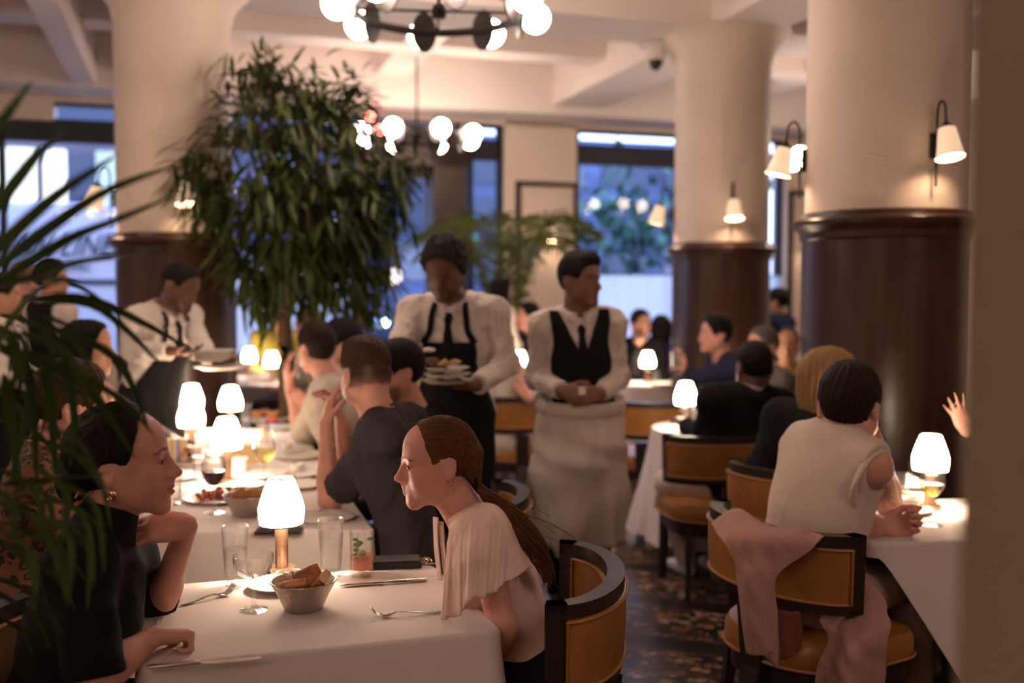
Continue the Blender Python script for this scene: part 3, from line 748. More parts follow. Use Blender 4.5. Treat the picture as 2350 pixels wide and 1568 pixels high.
def cutlery(kind, label, a, b, up=.0):
    """from handle end a to tip b."""
    a, b = np.array(a, float), np.array(b, float); d = b-a; L = np.linalg.norm(d[:2]); ang = math.atan2(d[1], d[0])
    t = thing(kind, label, kind, a, ang, 'table cutlery')
    if kind == 'fork':
        h = MB().tube(spline([(0, 0, .004), (.03, 0, .004), (L*.45, 0, .010), (L*.62, 0, .012), (L*.72, 0, .005)], 24), np.interp(np.linspace(0, 1, 24), [0, .1, .6, 1], [.004, .0045, .0028, .0035]), 8, flat=.5)
        local(h, 'handle', steel, t)
        hd = MB(); rows = []
        for x, w, z in ((L*.70, .004, .006), (L*.75, .010, .0035), (L*.80, .0115, .003), (L*.84, .0115, .004)): rows.append([A(x, -w, z+.0015), A(x, 0, z), A(x, w, z+.0015), A(x, w, z+.003), A(x, 0, z+.0018), A(x, -w, z+.003)])
        hd.loft(rows); 
        for y in (-.0095, -.0032, .0032, .0095): hd.tube(spline([(L*.83, y, .0055), (L*.92, y, .013), (L, y*.95, .028)], 8), [.0016]*7+[.0008], 6)
        local(hd, 'tines', steel, t)
    else:
        local(MB().tube([(0, 0, .006), (.008, 0, .006), (L*.35, 0, .007), (L*.46, 0, .007)], [.004, .0062, .0055, .0048], 10, flat=.8), 'handle', steel, t)
        bl = MB(); rows = []
        for x, w0, w1 in ((L*.45, -.004, .004), (L*.52, -.009, .006), (L*.75, -.011, .006), (L*.9, -.009, .005), (L*.99, -.001, .003)): rows.append([A(x, w0, .005), A(x, w1, .004), A(x, w1, .0065), A(x, w0, .0056)])
        local(bl.loft(rows), 'blade', steel, t)
    return t
def bread_bowl(label, loc, breads, s=1., group='hammered metal bread bowls'):
    t = thing('bread_bowl', label, 'bowl', loc, 0, group)
    local(MB().lathe([(0, .001), (.044*s, 0), (.047*s, .003), (.062*s, .036*s), (.080*s, .070*s), (.084*s, .074*s), (.083*s, .0765*s), (.078*s, .074*s), (.058*s, .034*s), (.043*s, .006), (0, .005)], 48), 'bowl', hamm, t)
    return t
def bread_piece(label, c, size, R, seed, group='bread slices in the bowls'):
    r = random.Random(seed); t = thing('bread_slice', label, 'bread', c, 0, group)
    lx, ly, lz = size; n = 20; rings = []; 
    for x in np.linspace(-.5, .5, 7):
        e = 1-.14*(abs(x)*2)**4; rings.append([np.array(R)@A(x*lx, ly/2*e*(math.copysign(abs(math.cos(q))**.4, math.cos(q))), lz/2*e*(math.copysign(abs(math.sin(q))**.4, math.sin(q))))*(1+r.uniform(-.03, .03)) for q in np.linspace(0, 2*PI, n, endpoint=False)])
    m = MB().loft(rings, caps=False); local(m, 'crust', crust, t)
    e = MB(); e.add(rings[0], [tuple(range(n-1, -1, -1))]); e.add(rings[-1], [tuple(range(n))]); local(e, 'crumb', crumb, t, smooth=False)
    return t
def plate(label, loc, r=.10, mat=None, group='white plates', name='plate', h=.014):
    t = MB().lathe([(0, .004), (r*.62, .004), (r*.68, .0), (r*.70, .003), (r*.98, h), (r, h+.002), (r*.98, h+.0025), (r*.70, .0075), (r*.6, .0065), (0, .0065)], 40, loc).build(name, mat or porc)
    return tag(t, label, name.replace('_', ' '), group)
def ramekin(label, loc, r=.038, h=.036, fill=None, group='small white ramekins', name='ramekin'):
    t = thing(name, label, 'bowl', loc, 0, group)
    local(MB().lathe([(0, 0), (r*.82, 0), (r*.9, .003), (r, h), (r*.97, h+.002), (r*.93, h), (r*.82, .006), (0, .005)], 28), 'cup', porc, t)
    if fill: local(MB().lathe([(0, h*.72), (r*.93, h*.70)], 24), 'sauce', fill, t)
    return t
# ================================================================== people
def skin_mat(name, c, lip, stubc, rough=.48):
    m = pbr(name, c, rough, noise=(22, .06), bump=(160, .05), spec=.35); nt = m.node_tree; N = nt.nodes; L = nt.links; bs = N['Principled BSDF']
    src = bs.inputs['Base Color'].links[0].from_socket; at = N.new('ShaderNodeAttribute'); at.attribute_name = 'zone'; sp = N.new('ShaderNodeSeparateColor'); L.new(at.outputs['Color'], sp.inputs[0])
    for i, col in ((2, stubc), (0, lip), (1, (.025, .014, .010))):
        mx = N.new('ShaderNodeMix'); mx.data_type = 'RGBA'; L.new(sp.outputs[i], mx.inputs['Factor']); L.new(src, mx.inputs['A']); mx.inputs['B'].default_value = (*col, 1); src = mx.outputs['Result']
    L.new(src, bs.inputs['Base Color']); return m
SK = {'fair': skin_mat('skin_fair', (.70, .355, .275), (.48, .15, .13), (.05, .024, .014)), 'tan': skin_mat('skin_tan', (.50, .25, .16), (.36, .13, .10), (.10, .05, .035)), 'brown': skin_mat('skin_brown', (.22, .105, .065), (.17, .07, .055), (.09, .045, .03)), 'dark': skin_mat('skin_dark', (.15, .07, .046), (.10, .04, .035), (.045, .022, .016), .42)}
def hair_mat(name, c, st=(60, 60, 4), rough=.5): return pbr(name, c, rough, noise=(3, .35, st), bump=(5, .5, st), spec=.14)
HAIR = {'black': hair_mat('hair_black', (.010, .007, .006)), 'dark': hair_mat('hair_dark_brown', (.022, .012, .008)), 'brown': hair_mat('hair_brown', (.060, .026, .013)), 'auburn': hair_mat('hair_auburn', (.125, .048, .020), (8, 70, 70)), 'blond': hair_mat('hair_blond', (.36, .21, .10), (70, 70, 3)), 'grey': hair_mat('hair_grey', (.13, .11, .10)), 'curly': pbr('hair_curly', (.012, .008, .007), .6, bump=(90, 1.))}
eye_w = pbr('eye_white', (.38, .33, .30), .15); iris_m = pbr('iris', (.05, .03, .02), .1)
def cloth(name, c, rough=.92, b=(220, .08), sheen=0.): return pbr(name, c, rough, bump=b, noise=(6, .04), sheen=sheen, spec=.18)
shirtw = cloth('white_shirt', (.72, .64, .59), b=(15, .8, (1, 1, .55), .03)); blackc = cloth('black_cloth', (.010, .009, .010)); apronw = cloth('white_apron', (.70, .61, .54), b=(9, .7, (1, 1, .5), .03)); navy = cloth('navy_cloth', (.020, .024, .055)); suit = cloth('black_suit', (.011, .010, .012)); charcoal = cloth('charcoal_tee', (.045, .036, .038), b=(13, .7, (1, 1, .6), .03))
greys = cloth('grey_suit', (.13, .115, .105)); knit = pbr('cream_knit', (.76, .62, .53), .9, bump=(260, .25, (1, 1, .6))); pinkc = cloth('pink_jacket', (.45, .25, .22), b=(11, .8, (1, 1, .6), .03)); blouse = cloth('pale_blouse', (.84, .62, .54), .8, b=(14, .5, (1, 1, .5), .025)); trous = cloth('dark_trousers', (.014, .012, .013)); beige = cloth('beige_trousers', (.40, .27, .20)); mustard = cloth('mustard_top', (.34, .25, .05)); purple = cloth('purple_top', (.05, .03, .14)); shoe = pbr('shoe_leather', (.012, .010, .010), .3); tee = cloth('cream_tee', (.55, .47, .40))
def leopard():
    m, nt, out = newmat('leopard_print'); N = nt.nodes; L = nt.links
    b = N.new('ShaderNodeBsdfPrincipled'); b.inputs['Roughness'].default_value = .8; L.new(b.outputs[0], out.inputs[0])
    tc = N.new('ShaderNodeTexCoord'); n = N.new('ShaderNodeTexNoise'); n.inputs['Scale'].default_value = 25; L.new(tc.outputs['Object'], n.inputs['Vector'])
    mx = N.new('ShaderNodeMix'); mx.data_type = 'RGBA'; mx.inputs['Factor'].default_value = .04; L.new(tc.outputs['Object'], mx.inputs['A']); L.new(n.outputs['Color'], mx.inputs['B'])
    v = N.new('ShaderNodeTexVoronoi'); v.inputs['Scale'].default_value = 34; L.new(mx.outputs['Result'], v.inputs['Vector'])
    cr = N.new('ShaderNodeValToRGB'); e = cr.color_ramp.elements; cr.color_ramp.interpolation = 'CONSTANT'
    e[0].position = 0; e[0].color = (.10, .04, .014, 1); e[1].position = .26; e[1].color = (.012, .008, .006, 1); q = e.new(.47); q.color = (.17, .07, .027, 1)
    L.new(v.outputs['Distance'], cr.inputs[0]); L.new(cr.outputs[0], b.inputs['Base Color']); return m
leo = leopard()
def head_frame(az, pitch=0., roll=0.):
    a, p, r = map(math.radians, (az, pitch, roll))
    f = A(math.cos(a)*math.cos(p), math.sin(a)*math.cos(p), math.sin(p)); x = A(math.sin(a), -math.cos(a), 0); u = np.cross(x, f)
    x2 = x*math.cos(r)-u*math.sin(r); u2 = u*math.cos(r)+x*math.sin(r)
    return np.stack([x2, f, u2], 1)
class Head:
    def __init__(s, c, az, pitch=0., roll=0., sc=1., sex='m'):
        s.c = np.array(c, float); s.R = head_frame(az, pitch, roll); s.s = sc; s.sex = sex
    def w(s, *p): return s.c+s.R@(np.array(p, float)*s.s)
    def loc(s, v): return ((v-s.c)@s.R)/s.s
    def ell(s, F_, c, r, k=.02, rot=None, sub=False): F_.ell(s.w(*c), np.array(r)*s.s, s.R if rot is None else s.R@rot, k*s.s, sub)
    def cone(s, F_, a, b, ra, rb, k=.015, sub=False): F_.cone(s.w(*a), s.w(*b), ra*s.s, rb*s.s, k*s.s, sub)
    def build(s, F_):
        f = s.sex == 'f'; j = .92 if f else 1.
        s.ell(F_, (0, -.015, .034), (.075, .094, .082), .0)
        s.ell(F_, (0, .030, .040), (.063, .056, .062), .03)
        s.ell(F_, (0, .035, -.035), (.057*j, .052, .070), .035)
        for q in (-1, 1):
            s.cone(F_, (q*.054*j, -.010, -.050), (q*.016, .072, -.098), .020, .016, .03)
            s.cone(F_, (q*.058, .004, .0), (q*.052*j, .004, -.05), .02, .02, .03)
            s.ell(F_, (q*.040, .052, -.026), (.024, .026, .021), .022)
            s.ell(F_, (q*.040*j, .034, -.058), (.024, .036, .030), .025)
            if not f: s.cone(F_, (q*.040, .072, .022), (q*.010, .085, .019), .010, .010, .016)
            else: s.cone(F_, (q*.038, .071, .022), (q*.010, .082, .020), .008, .008, .016)
        s.cone(F_, (-.010, .076, -.100), (.010, .076, -.100), .017, .017, .018)
        s.ell(F_, (0, .078, -.064), (.027, .016, .022), .018)
        s.ell(F_, (0, .080, -.030), (.021, .020, .026), .012)
        for q in (-1, 1): s.ell(F_, (q*.032, .092, .002), (.0155, .0145, .0105), .014, sub=True)
        s.cone(F_, (0, .082, .016), (0, .109, -.028), .0086, .0100, .012)
        s.ell(F_, (0, .1120, -.031), (.0100, .0095, .0085), .008)
        for q in (-1, 1): s.ell(F_, (q*.0125, .097, -.0345), (.0072, .0110, .0072), .006)
        s.cone(F_, (0, .096, -.052), (0, .102, -.040), .005, .006, .008)
        for q in (-1, 1):
            s.cone(F_, (0, .0960, -.0580), (q*.023, .0835, -.0645), .0074, .0038, .004)
            s.cone(F_, (0, .0945, -.0705), (q*.021, .0830, -.0670), .0088, .0040, .004)
            s.ell(F_, (0, .1025, -.0648), (.025, .0065, .0011), .003, sub=True)
            # lids
            s.ell(F_, (q*.033, .0750, .0098), (.0165, .0120, .0056), .004, rot=rotz(q*-.25)@rotx(-.35))
            s.ell(F_, (q*.033, .0735, -.0092), (.0160, .0105, .0046), .005, rot=rotx(.35))
            # ears
            er = rotz(q*-.35)@rotx(.18)
            s.ell(F_, (q*.078, -.026, -.008), (.0095, .0185, .0315), .008, rot=er)
            s.ell(F_, (q*.088, -.021, -.003), (.0085, .0105, .0190), .005, rot=er, sub=True)
            s.ell(F_, (q*.078, -.018, -.032), (.006, .0085, .0095), .006)
    def eyes(s, parent, gaze=0.):
        for q in (-1, 1):
            m = MB(); c = A(q*.031, .0738, .0012); r = .0114; v, f = [], []
            R = rotz(math.radians(gaze)); n, k = 20, 14
            mid = []
            for jx in range(k+1):
                for i in range(n):
                    a = 2*PI*i/n; b = PI*jx/k; v.append(s.w(*(c+R@(r*A(math.sin(b)*math.cos(a), math.cos(b), math.sin(b)*math.sin(a))))))
            for jx in range(k):
                for i in range(n): f.append((jx*n+i, jx*n+(i+1) % n, (jx+1)*n+(i+1) % n, (jx+1)*n+i)); mid.append(1 if jx < 4 else 0)
            link_mesh('eye', v, f, [eye_w, iris_m], parent, mid)
    def zones(s, v, stub=0):
        """colour weights of each vertex: lips, brows and lashes, stubble"""
        p = s.loc(v); x, y, z = np.abs(p[:, 0]), p[:, 1], p[:, 2]; sm = lambda d, e: np.clip(.5-d/e, 0, 1)
        out = np.zeros((len(v), 4), np.float32); out[:, 3] = 1
        lip = np.minimum.reduce([sm(z-(-.0545-.22*x+.10*np.maximum(.006-x, 0)*-1), .003), sm((-.0785+.40*x)-z, .003), sm(x-.023, .003), sm(.078-y, .004)]); out[:, 0] = lip
        bz = .0245+.10*x-np.maximum(x-.034, 0)*.5; th = .0034-.05*np.maximum(x-.030, 0)
        brow = np.minimum.reduce([sm(np.abs(z-bz)-th, .003), sm(.010-x, .006), sm(x-.053, .006), sm(.052-y, .005)])*.85
        lash = np.minimum.reduce([sm(np.abs(z-(.0058-14*(x-.032)**2))-.0010, .0018), sm(.017-x, .003), sm(x-.049, .003), sm(.066-y, .004)])*.8
        out[:, 1] = np.maximum(brow, lash)
        st = np.zeros(len(v))
        if stub & 1: st = np.minimum.reduce([sm(z+.046, .02), sm(.012-y, .02), sm(-.125-z, .01), np.maximum.reduce([sm(.024-x, .008), sm(z+.080, .006), sm(-.054-z, .006)])])*.75
        if stub & 2: st = np.maximum(st, np.minimum.reduce([sm(-.048-.2*y-z, .012), sm(y-.030, .012), sm(-.13-y, .01), sm(x-.079, .004)])*np.clip(.5+(z+.045)*11, .25, 1.))
        out[:, 2] = st; return out
def hand(F_, wr, fd, nd, side, curl=(20, 25, 15), spread=4., thumb=(35, 20), s=1., k=.010, fing=None):
    """wr wrist, fd finger direction, nd palm normal (palm faces nd), side +1 right hand -1 left hand; returns fingertip list."""
    f = nrm(fd); n = nrm(np.array(nd, float)-f*(np.dot(nd, f))); t = np.cross(f, n)*side    # towards the thumb
    W = lambda a, b, c: wr+(f*a+t*b+n*c)*s
    F_.ell(W(.045, -.002, 0), np.array((.050, .038, .0150))*s, np.stack([f, t, n], 1), .014)
    for b in (.028, .010, -.008, -.026): F_.cone(W(.012, b*.6, 0), W(.088-abs(b-.006)*.25, b, -.001), .0135*s, .0115*s, .012)
    F_.cone(W(.012, .016, .004), W(.040, .034, .008), .017*s, .0135*s, .012)
    L = ((.043, .025, .019), (.047, .029, .020), (.043, .027, .020), (.034, .020, .017))
    tips = []
    for i, b in enumerate((.0285, .0095, -.0095, -.0275)):
        p = W(.090-(abs(i-1.2))*.005, b, 0); cu = (fing[i] if fing else curl); ang = 0.; sp = math.radians((1.5-i)*spread)
        for j in range(3):
            ang += math.radians(cu[j]); d = (f*math.cos(sp)+t*math.sin(sp))*math.cos(ang)+n*math.sin(ang)
            q = p+d*L[i][j]*s; r0 = (.0092, .0082, .0074)[j]*s*(1 if i < 3 else .88); F_.cone(p, q, r0, r0*.90, k*.35 if j else .006); p = q
        tips.append(p)
    a = math.radians(thumb[0]); p = W(.038, .034, .008); d = f*math.cos(a)*.85+t*math.sin(a)+n*.35; d = nrm(d)
    for j, l in enumerate((.036, .028, .022)):
        q = p+d*l*s; F_.cone(p, q, (.0110, .0098, .0088)[j]*s, (.0098, .0088, .0078)[j]*s, .006); p = q
        b = math.radians(thumb[1]); d = nrm(d*math.cos(b)+(f*.6-t*.5+n*.5)*math.sin(b))
    tips.append(p)
    return tips
class Fig:
    """Joint positions of a figure; all in world space."""
    def __init__(s, head, neck, pelvis, az, sex='m', hw=None, W=1., sh=None, el=None, wr=None, knee=None, ankle=None, seated=True, sc=1., bust=False):
        s.h = head; s.N = np.array(neck, float); s.Pv = np.array(pelvis, float); s.sex = sex; s.sc = sc; s.W = W*(.92 if sex == 'f' else 1.)*sc; s.bust = bust
        s.s = nrm(s.N-s.Pv); f = A(math.cos(math.radians(az)), math.sin(math.radians(az)), 0); s.f = nrm(f-s.s*(f@s.s)); s.r = np.cross(s.f, s.s); s.R = np.stack([s.r, s.f, s.s], 1)
        hw = hw or (.150 if sex == 'f' else .170)*sc; fl = nrm(A(s.f[0], s.f[1], 0)); s.fl = fl; rl = A(fl[1], -fl[0], 0)
        s.S = [s.N-s.s*.055*sc-s.r*hw, s.N-s.s*.055*sc+s.r*hw]      # left, right
        if sh:
            for i in (0, 1):
                if sh[i] is not None: s.S[i] = np.array(sh[i], float)
        s.E = [None, None]; s.Wr = [None, None]
        for i, q in ((0, -1), (1, 1)):
            s.E[i] = np.array(el[i], float) if el and el[i] is not None else s.S[i]-A(0, 0, .26)*sc+fl*.04+rl*q*.05
            s.Wr[i] = np.array(wr[i], float) if wr and wr[i] is not None else s.E[i]+(fl*.20-A(0, 0, .07)-rl*q*.10)*sc
        s.H = [s.Pv-s.r*.085*sc-A(0, 0, .01), s.Pv+s.r*.085*sc-A(0, 0, .01)]
        s.K = []; s.An = []
        for i, q in ((0, -1), (1, 1)):
            if seated: kk = s.H[i]+(fl*.42+rl*q*.06)*sc+A(0, 0, .01); aa = kk*A(1, 1, 0)+fl*.04+A(0, 0, .09)
            else: kk = s.H[i]*A(1, 1, 0)+rl*q*.015+fl*.02+A(0, 0, .50*sc); aa = s.H[i]*A(1, 1, 0)+rl*q*.02-fl*.01+A(0, 0, .085)
            s.K.append(np.array(knee[i], float) if knee and knee[i] is not None else kk); s.An.append(np.array(ankle[i], float) if ankle and ankle[i] is not None else aa)
    def torso(s, F_, g=0., lo=-1, k=.055):
        W, c = s.W, s.sc
        F_.ell(s.N-s.s*.17*c+s.f*.004, A(.150*W+g, .104*c+g, .185*c+g), s.R, .0)
        F_.ell(s.Pv+s.s*.17*c, A(.126*W+g, .092*c+g, .16*c+g), s.R, k)
        F_.ell(s.Pv+s.s*.03*c-s.f*.01, A(.155*W+g, .112*c+g, .125*c+g), s.R, k)
        for i in (0, 1):
            q = (-1, 1)[i]
            F_.cone(s.N-s.s*.005+s.r*q*.035-s.f*.01, s.S[i]+s.s*.012, .046*c+g, .050*c+g, .04)
            F_.cone(s.N-s.s*.10*c+s.r*q*.05, s.S[i], .06*c+g, .056*c+g, .04)
            if s.bust: F_.ell(s.N-s.s*.19*c+s.f*.075+s.r*q*.068, A(.062+g, .056+g, .065+g), s.R, .03)
    def neck(s, F_, g=0.):
        r = .050 if s.sex == 'f' else .060
        F_.cone(s.N-s.s*.01, s.h.w(0, -.012, -.055), r*s.sc*1.08+g, r*s.sc*.98+g, .030)
        if g == 0 and s.sex == 'f': F_.cone(s.N-s.s*.02+s.f*.02, s.h.w(0, -.012, -.07), r*.8, r*.7, .03)
    def arm(s, F_, i, g=0., frac=2., flare=0., fat=1.):
        c = s.sc*(.88 if s.sex == 'f' else 1.)*fat; S, E, W = s.S[i], s.E[i], s.Wr[i]
        if frac <= 1: e = S+(E-S)*frac; F_.cone(S, S+(E-S)*(frac+.12), (.052*c+g), .046*c+g+flare, .03, cut=frac/(frac+.12)); return e
        F_.cone(S, E, .052*c+g, .040*c+g*1.1, .03)
        if frac >= 2: F_.cone(E, W, .041*c+g*1.15, .027*c+g, .02); F_.ell(E+(W-E)*.28, A(.043*c+g, .043*c+g, .075), np.stack([nrm(np.cross(W-E, A(.3, .2, 1))), nrm(np.cross(W-E, np.cross(W-E, A(.3, .2, 1)))), nrm(W-E)], 1), .02); return W
        t = frac-1; F_.cone(E, E+(W-E)*min(1, t+.1), .041*c+g*1.15, (.041-.012*t)*c+g+flare, .02, cut=t/min(1, t+.1)); return E+(W-E)*t
    def bounds(s, pts, m=.16):
        p = np.array(pts); return p.min(0)-m, p.max(0)+m
def person(label, fig, base=None, skin='fair', hair=None, hcol='dark', h=.008, hands=None, tops=(), eyes=False, stub=0, gaze=0., group=None, brow=None):
    """builds root + body + hair + clothing. tops: list of functions(fig, root, body_field)."""
    b = base if base is not None else fig.Pv*A(1, 1, 0)
    root = thing('person', label, 'person', b, 0, group)
    pts = [fig.h.w(0, 0, .13), fig.h.w(0, .10, -.1), fig.h.w(0, -.1, 0), fig.Pv, fig.N, *fig.S, *fig.E, *fig.Wr]
    extra = [fig.Wr[i]+(nrm(hands[i]['fd']) if hands and hands[i] else nrm(fig.Wr[i]-fig.E[i]))*.12 for i in (0, 1)]
    lo, hi = fig.bounds(pts+extra, .10); F_ = Field(lo, hi, h)
    fig.torso(F_, -.006); fig.neck(F_)
    for i in (0, 1):
        fig.arm(F_, i)
        hd = (hands[i] if hands and hands[i] else dict(fd=fig.Wr[i]-fig.E[i], nd=-fig.fl*.2-A(0, 0, 1)+0*fig.r))
        hand(F_, fig.Wr[i], hd['fd'], hd['nd'], (-1, 1)[i], hd.get('curl', (22, 28, 18)), hd.get('spread', 4), hd.get('thumb', (32, 18)), fig.sc*(.90 if fig.sex == 'f' else 1.)*hd.get('s', 1.), fing=hd.get('fing'))
    HF = Field(fig.h.c-.16*fig.h.s, fig.h.c+.16*fig.h.s, h)
    fig.h.build(F_)
    v, f = F_.mesh()
    ob = link_mesh('body', v, f, SK[skin], root); at = ob.data.attributes.new('zone', 'FLOAT_COLOR', 'POINT'); at.data.foreach_set('color', fig.h.zones(v, stub).ravel())
    if eyes: fig.h.eyes(root, gaze)
    if hair: hair(fig.h, root, HAIR[hcol], h)
    fig.F = F_
    for t in tops: t(fig, root, h)
    return root
# ---------------------------------------------------------------- hair styles
def hair_shell(H, thick, cuts, extra=(), disp=None, pad=.20, strands='back', sa=.0007):
    def fn(Hh, root, mat, h):
        F_ = Field(Hh.c-pad*Hh.s, Hh.c+pad*Hh.s, min(h, .006))
        Hh.ell(F_, (0, -.015, .034), (.075+thick[0], .094+thick[1], .082+thick[2]), .0); Hh.ell(F_, (0, .030, .040), (.063+thick[0], .056+thick[1]*.6, .062+thick[2]), .03)
        X, Y, Z = F_.ax[0][:, None, None], F_.ax[1][None, :, None], F_.ax[2][None, None, :]
        jit = .0016*np.sin(X*210+Z*90)*np.sin(Z*170+Y*60+1)+.0010*np.sin(Y*260+X*120)
        F_.d = F_.d+0*jit
        for c in cuts:
            if c[0] == 'half':
                G2 = Field.__new__(Field); G2.__dict__ = dict(F_.__dict__); G2.d = np.full_like(F_.d, -1.); G2.half(Hh.w(*c[1]), Hh.R@A(*c[2])); e = G2.d+jit.astype(np.float32); k = .010
                q = np.maximum(k-np.abs(F_.d-e), 0)/k; F_.d = np.maximum(F_.d, e)+q*q*k*.25
            else: Hh.ell(F_, c[1], c[2], .010, sub=True)
        for e in extra:
            if e[0] == 'ell': Hh.ell(F_, e[1], e[2], e[3] if len(e) > 3 else .02)
            else: Hh.cone(F_, e[1], e[2], e[3], e[4], .02)
        def st(v):
            p = Hh.loc(v)
            if strands == 'back': f = np.arctan2(p[:, 0], p[:, 2]+.02); return sa*(np.sin(f*62+2*np.sin(p[:, 1]*30))+.6*np.sin(f*101+1+3*np.sin(p[:, 1]*18)))
            if strands == 'down': f = np.arctan2(p[:, 0], p[:, 1]); return sa*(np.sin(f*40+3*np.sin(p[:, 2]*22))+.7*np.sin(f*71+2*np.sin(p[:, 2]*35)))
            f = np.arctan2(p[:, 0], p[:, 1]+.02); return sa*1.3*(np.sin(f*30+60*p[:, 2]+2*np.sin(p[:, 0]*90))+.8*np.sin(p[:, 0]*190+p[:, 1]*120)*np.sin(p[:, 2]*150+1))
        v, f = F_.mesh(disp or st); link_mesh('hair', v, f, mat, root)
    return fn
EARS = [('ell', (.085, -.016, -.022), (.03, .032, .034)), ('ell', (-.085, -.016, -.022), (.03, .032, .034))]
def short_hair(top=.014, side=.004, hl=.062, nape=-.060, disp=None, quiff=0.):
    ex = [('ell', (0, .055, .098), (.050, .034, .022+quiff), .03)] if quiff else []
    return hair_shell(None, (side, .006, top), [('half', (0, hl+.012, .055), (0, .80, -.50)), ('half', (0, -.06, nape), (0, .32, -1.)), ('half', (0, .035, .0), (0, .9, -.42))]+EARS, ex, disp, .20, 'short', .0013)
def fade_hair(top=.016, level=.030): return hair_shell(None, (.003, .004, top), [('half', (0, .070, .055), (0, .80, -.50)), ('half', (0, -.04, level), (0, -.10, -1.))], [('ell', (0, .050, .100), (.052, .036, .020), .03)], None, .20, 'short', .0011)
def combed_back(th=.007, bun=None, tail=None):
    ex = [('ell', (q*.071, .010, .008), (.008, .012, .016), .012) for q in (-1, 1)] if tail else []
    if tail: ex += [('cone', (0, -.085, .0), tail, .045, .014)]
    if bun: ex.append(('ell', bun[0], bun[1], .02))
    return hair_shell(None, (th, th, th), [('half', (0, .066, .080), (0, .80, -.52)), ('half', (0, .022, .0), (0, .98, -.2)), ('half', (0, -.06, -.058), (0, .35, -1.))]+EARS, ex)
def long_hair(th=.014, length=.16, front=.02):
    ex = [('ell', (q*.062, -.018, -.05), (.030, .055, length*.62), .03) for q in (-1, 1)]+[('ell', (0, -.075, -.05), (.070, .035, length*.66), .03)]
    return hair_shell(None, (th, th, th), [('half', (0, .072, .055), (0, .80, -.45)), ('half', (0, .034, -.01), (0, 1, -.25))], ex, None, .26, 'down', .0032)
def afro_hair():
    nz = folds(12, .014, 130.)
    return hair_shell(None, (.026, .026, .050), [('half', (0, .078, .050), (0, .80, -.62)), ('half', (0, -.05, -.02), (0, -.1, -1.)), ('half', (0, .03, .0), (0, .9, -.42))], [], lambda v: nz(v))
# ---------------------------------------------------------------- clothing
def top(name, mat, sleeve=2., g=.012, collar=None, amp=.006, seed=1, hem=.06, flare=.004, vneck=0., ff=26.):
    def fn(fig, root, h):
        pts = [fig.N, fig.Pv-A(0, 0, .1), *fig.S]+([*fig.E] if sleeve > .3 else [])+([*fig.Wr] if sleeve > 1 else [])
        lo, hi = fig.bounds(pts, .16+g); F_ = Field(lo, hi, max(h, .005))
        fig.torso(F_, g)
        F_.half(fig.Pv+fig.s*(hem-.06), -fig.s)
        if sleeve > 0:
            for i in (0, 1): fig.arm(F_, i, g*(.65 if sleeve > 1.5 else 1.), sleeve*.985 if sleeve < 2 else 1.97, flare)
        else:
            for i in (0, 1):
                q = (-1, 1)[i]; F_.half(fig.S[i]+fig.r*q*.022, fig.r*q, .01)
        if collar == 'turtle': fig.neck(F_, .010); F_.half(fig.h.w(0, -.012, -.088), fig.h.R@A(0, .25, 1))
        else: F_.cone(fig.N+fig.f*.012-fig.s*.0, fig.N+fig.s*.12+fig.f*.02, (.058 if fig.sex == 'm' else .066)*fig.sc, .095, .004, sub=True)
        if vneck: F_.cone(fig.N+fig.f*.10-fig.s*vneck, fig.N+fig.f*.10+fig.s*.05, .012, .075, .01, sub=True)
        fz = folds(seed, amp, ff); v, f = F_.mesh(lambda p: fz(p)+amp*.4)
        o = link_mesh(name, v, f, mat, root)
        F2 = Field(*fig.bounds([fig.N, fig.Pv-A(0, 0, .1), *fig.S], .2), .01); fig.torso(F2, g+amp*.5); fig.T = F2
        if collar == 'shirt': shirt_collar(fig, root, mat)
        if collar in ('crew', 'rib'):
            rr_ = (.064 if fig.sex == 'm' else .070)*fig.sc+g*.3; c = fig.N+fig.s*.012+fig.f*.012
            MB().tube([c+fig.r*rr_*math.cos(a)+fig.f*(rr_*math.sin(a))+fig.s*(-.020*math.sin(a)) for a in np.linspace(0, 2*PI, 41)], .011 if collar == 'rib' else .007, 8, flat=1.2).build('collar', mat, root)
    return fn
def shirt_collar(fig, root, mat):
    r0 = .064*fig.sc; c = fig.N+fig.s*.005+fig.f*.006; rings = [[], [], []]
    for a in np.linspace(math.radians(100), math.radians(440), 41):
        d = fig.r*math.cos(a)+fig.f*math.sin(a); fr = max(0, math.sin(a))
        rings[0].append(c+d*(r0+.0)+fig.s*(.034-.030*fr)); rings[1].append(c+d*(r0+.006)+fig.s*(.038-.032*fr)); rings[2].append(c+d*(r0+.022+.010*fr)+fig.s*(.004-.052*fr))
    m = MB().loft(rings, closed=False); o = m.build('collar', mat, root); sd = o.modifiers.new('s', 'SOLIDIFY'); sd.thickness = .004
def tie(mat, length=.34):
    def fn(fig, root, h):
        p0 = fig.N+fig.f*.075-fig.s*.030; rows = []
        for t, w in ((0, .012), (.03, .020), (.06, .014), (.10, .020), (length*.6, .030), (length*.92, .036), (length, .004)):
            o = fig.N+fig.f*.35-fig.s*(.030+t); c = fig.T.hit(o, -fig.f, .5, .0)+fig.f*(.012 if t > .05 else .018) if t > .0 else p0+fig.f*.012
            rows.append((c, w))
        rings = [[c-fig.r*w-fig.f*.004, c+fig.f*.004, c+fig.r*w-fig.f*.004, c-fig.f*.010] for c, w in rows]
        MB().loft(rings).build('necktie', mat, root)
    return fn
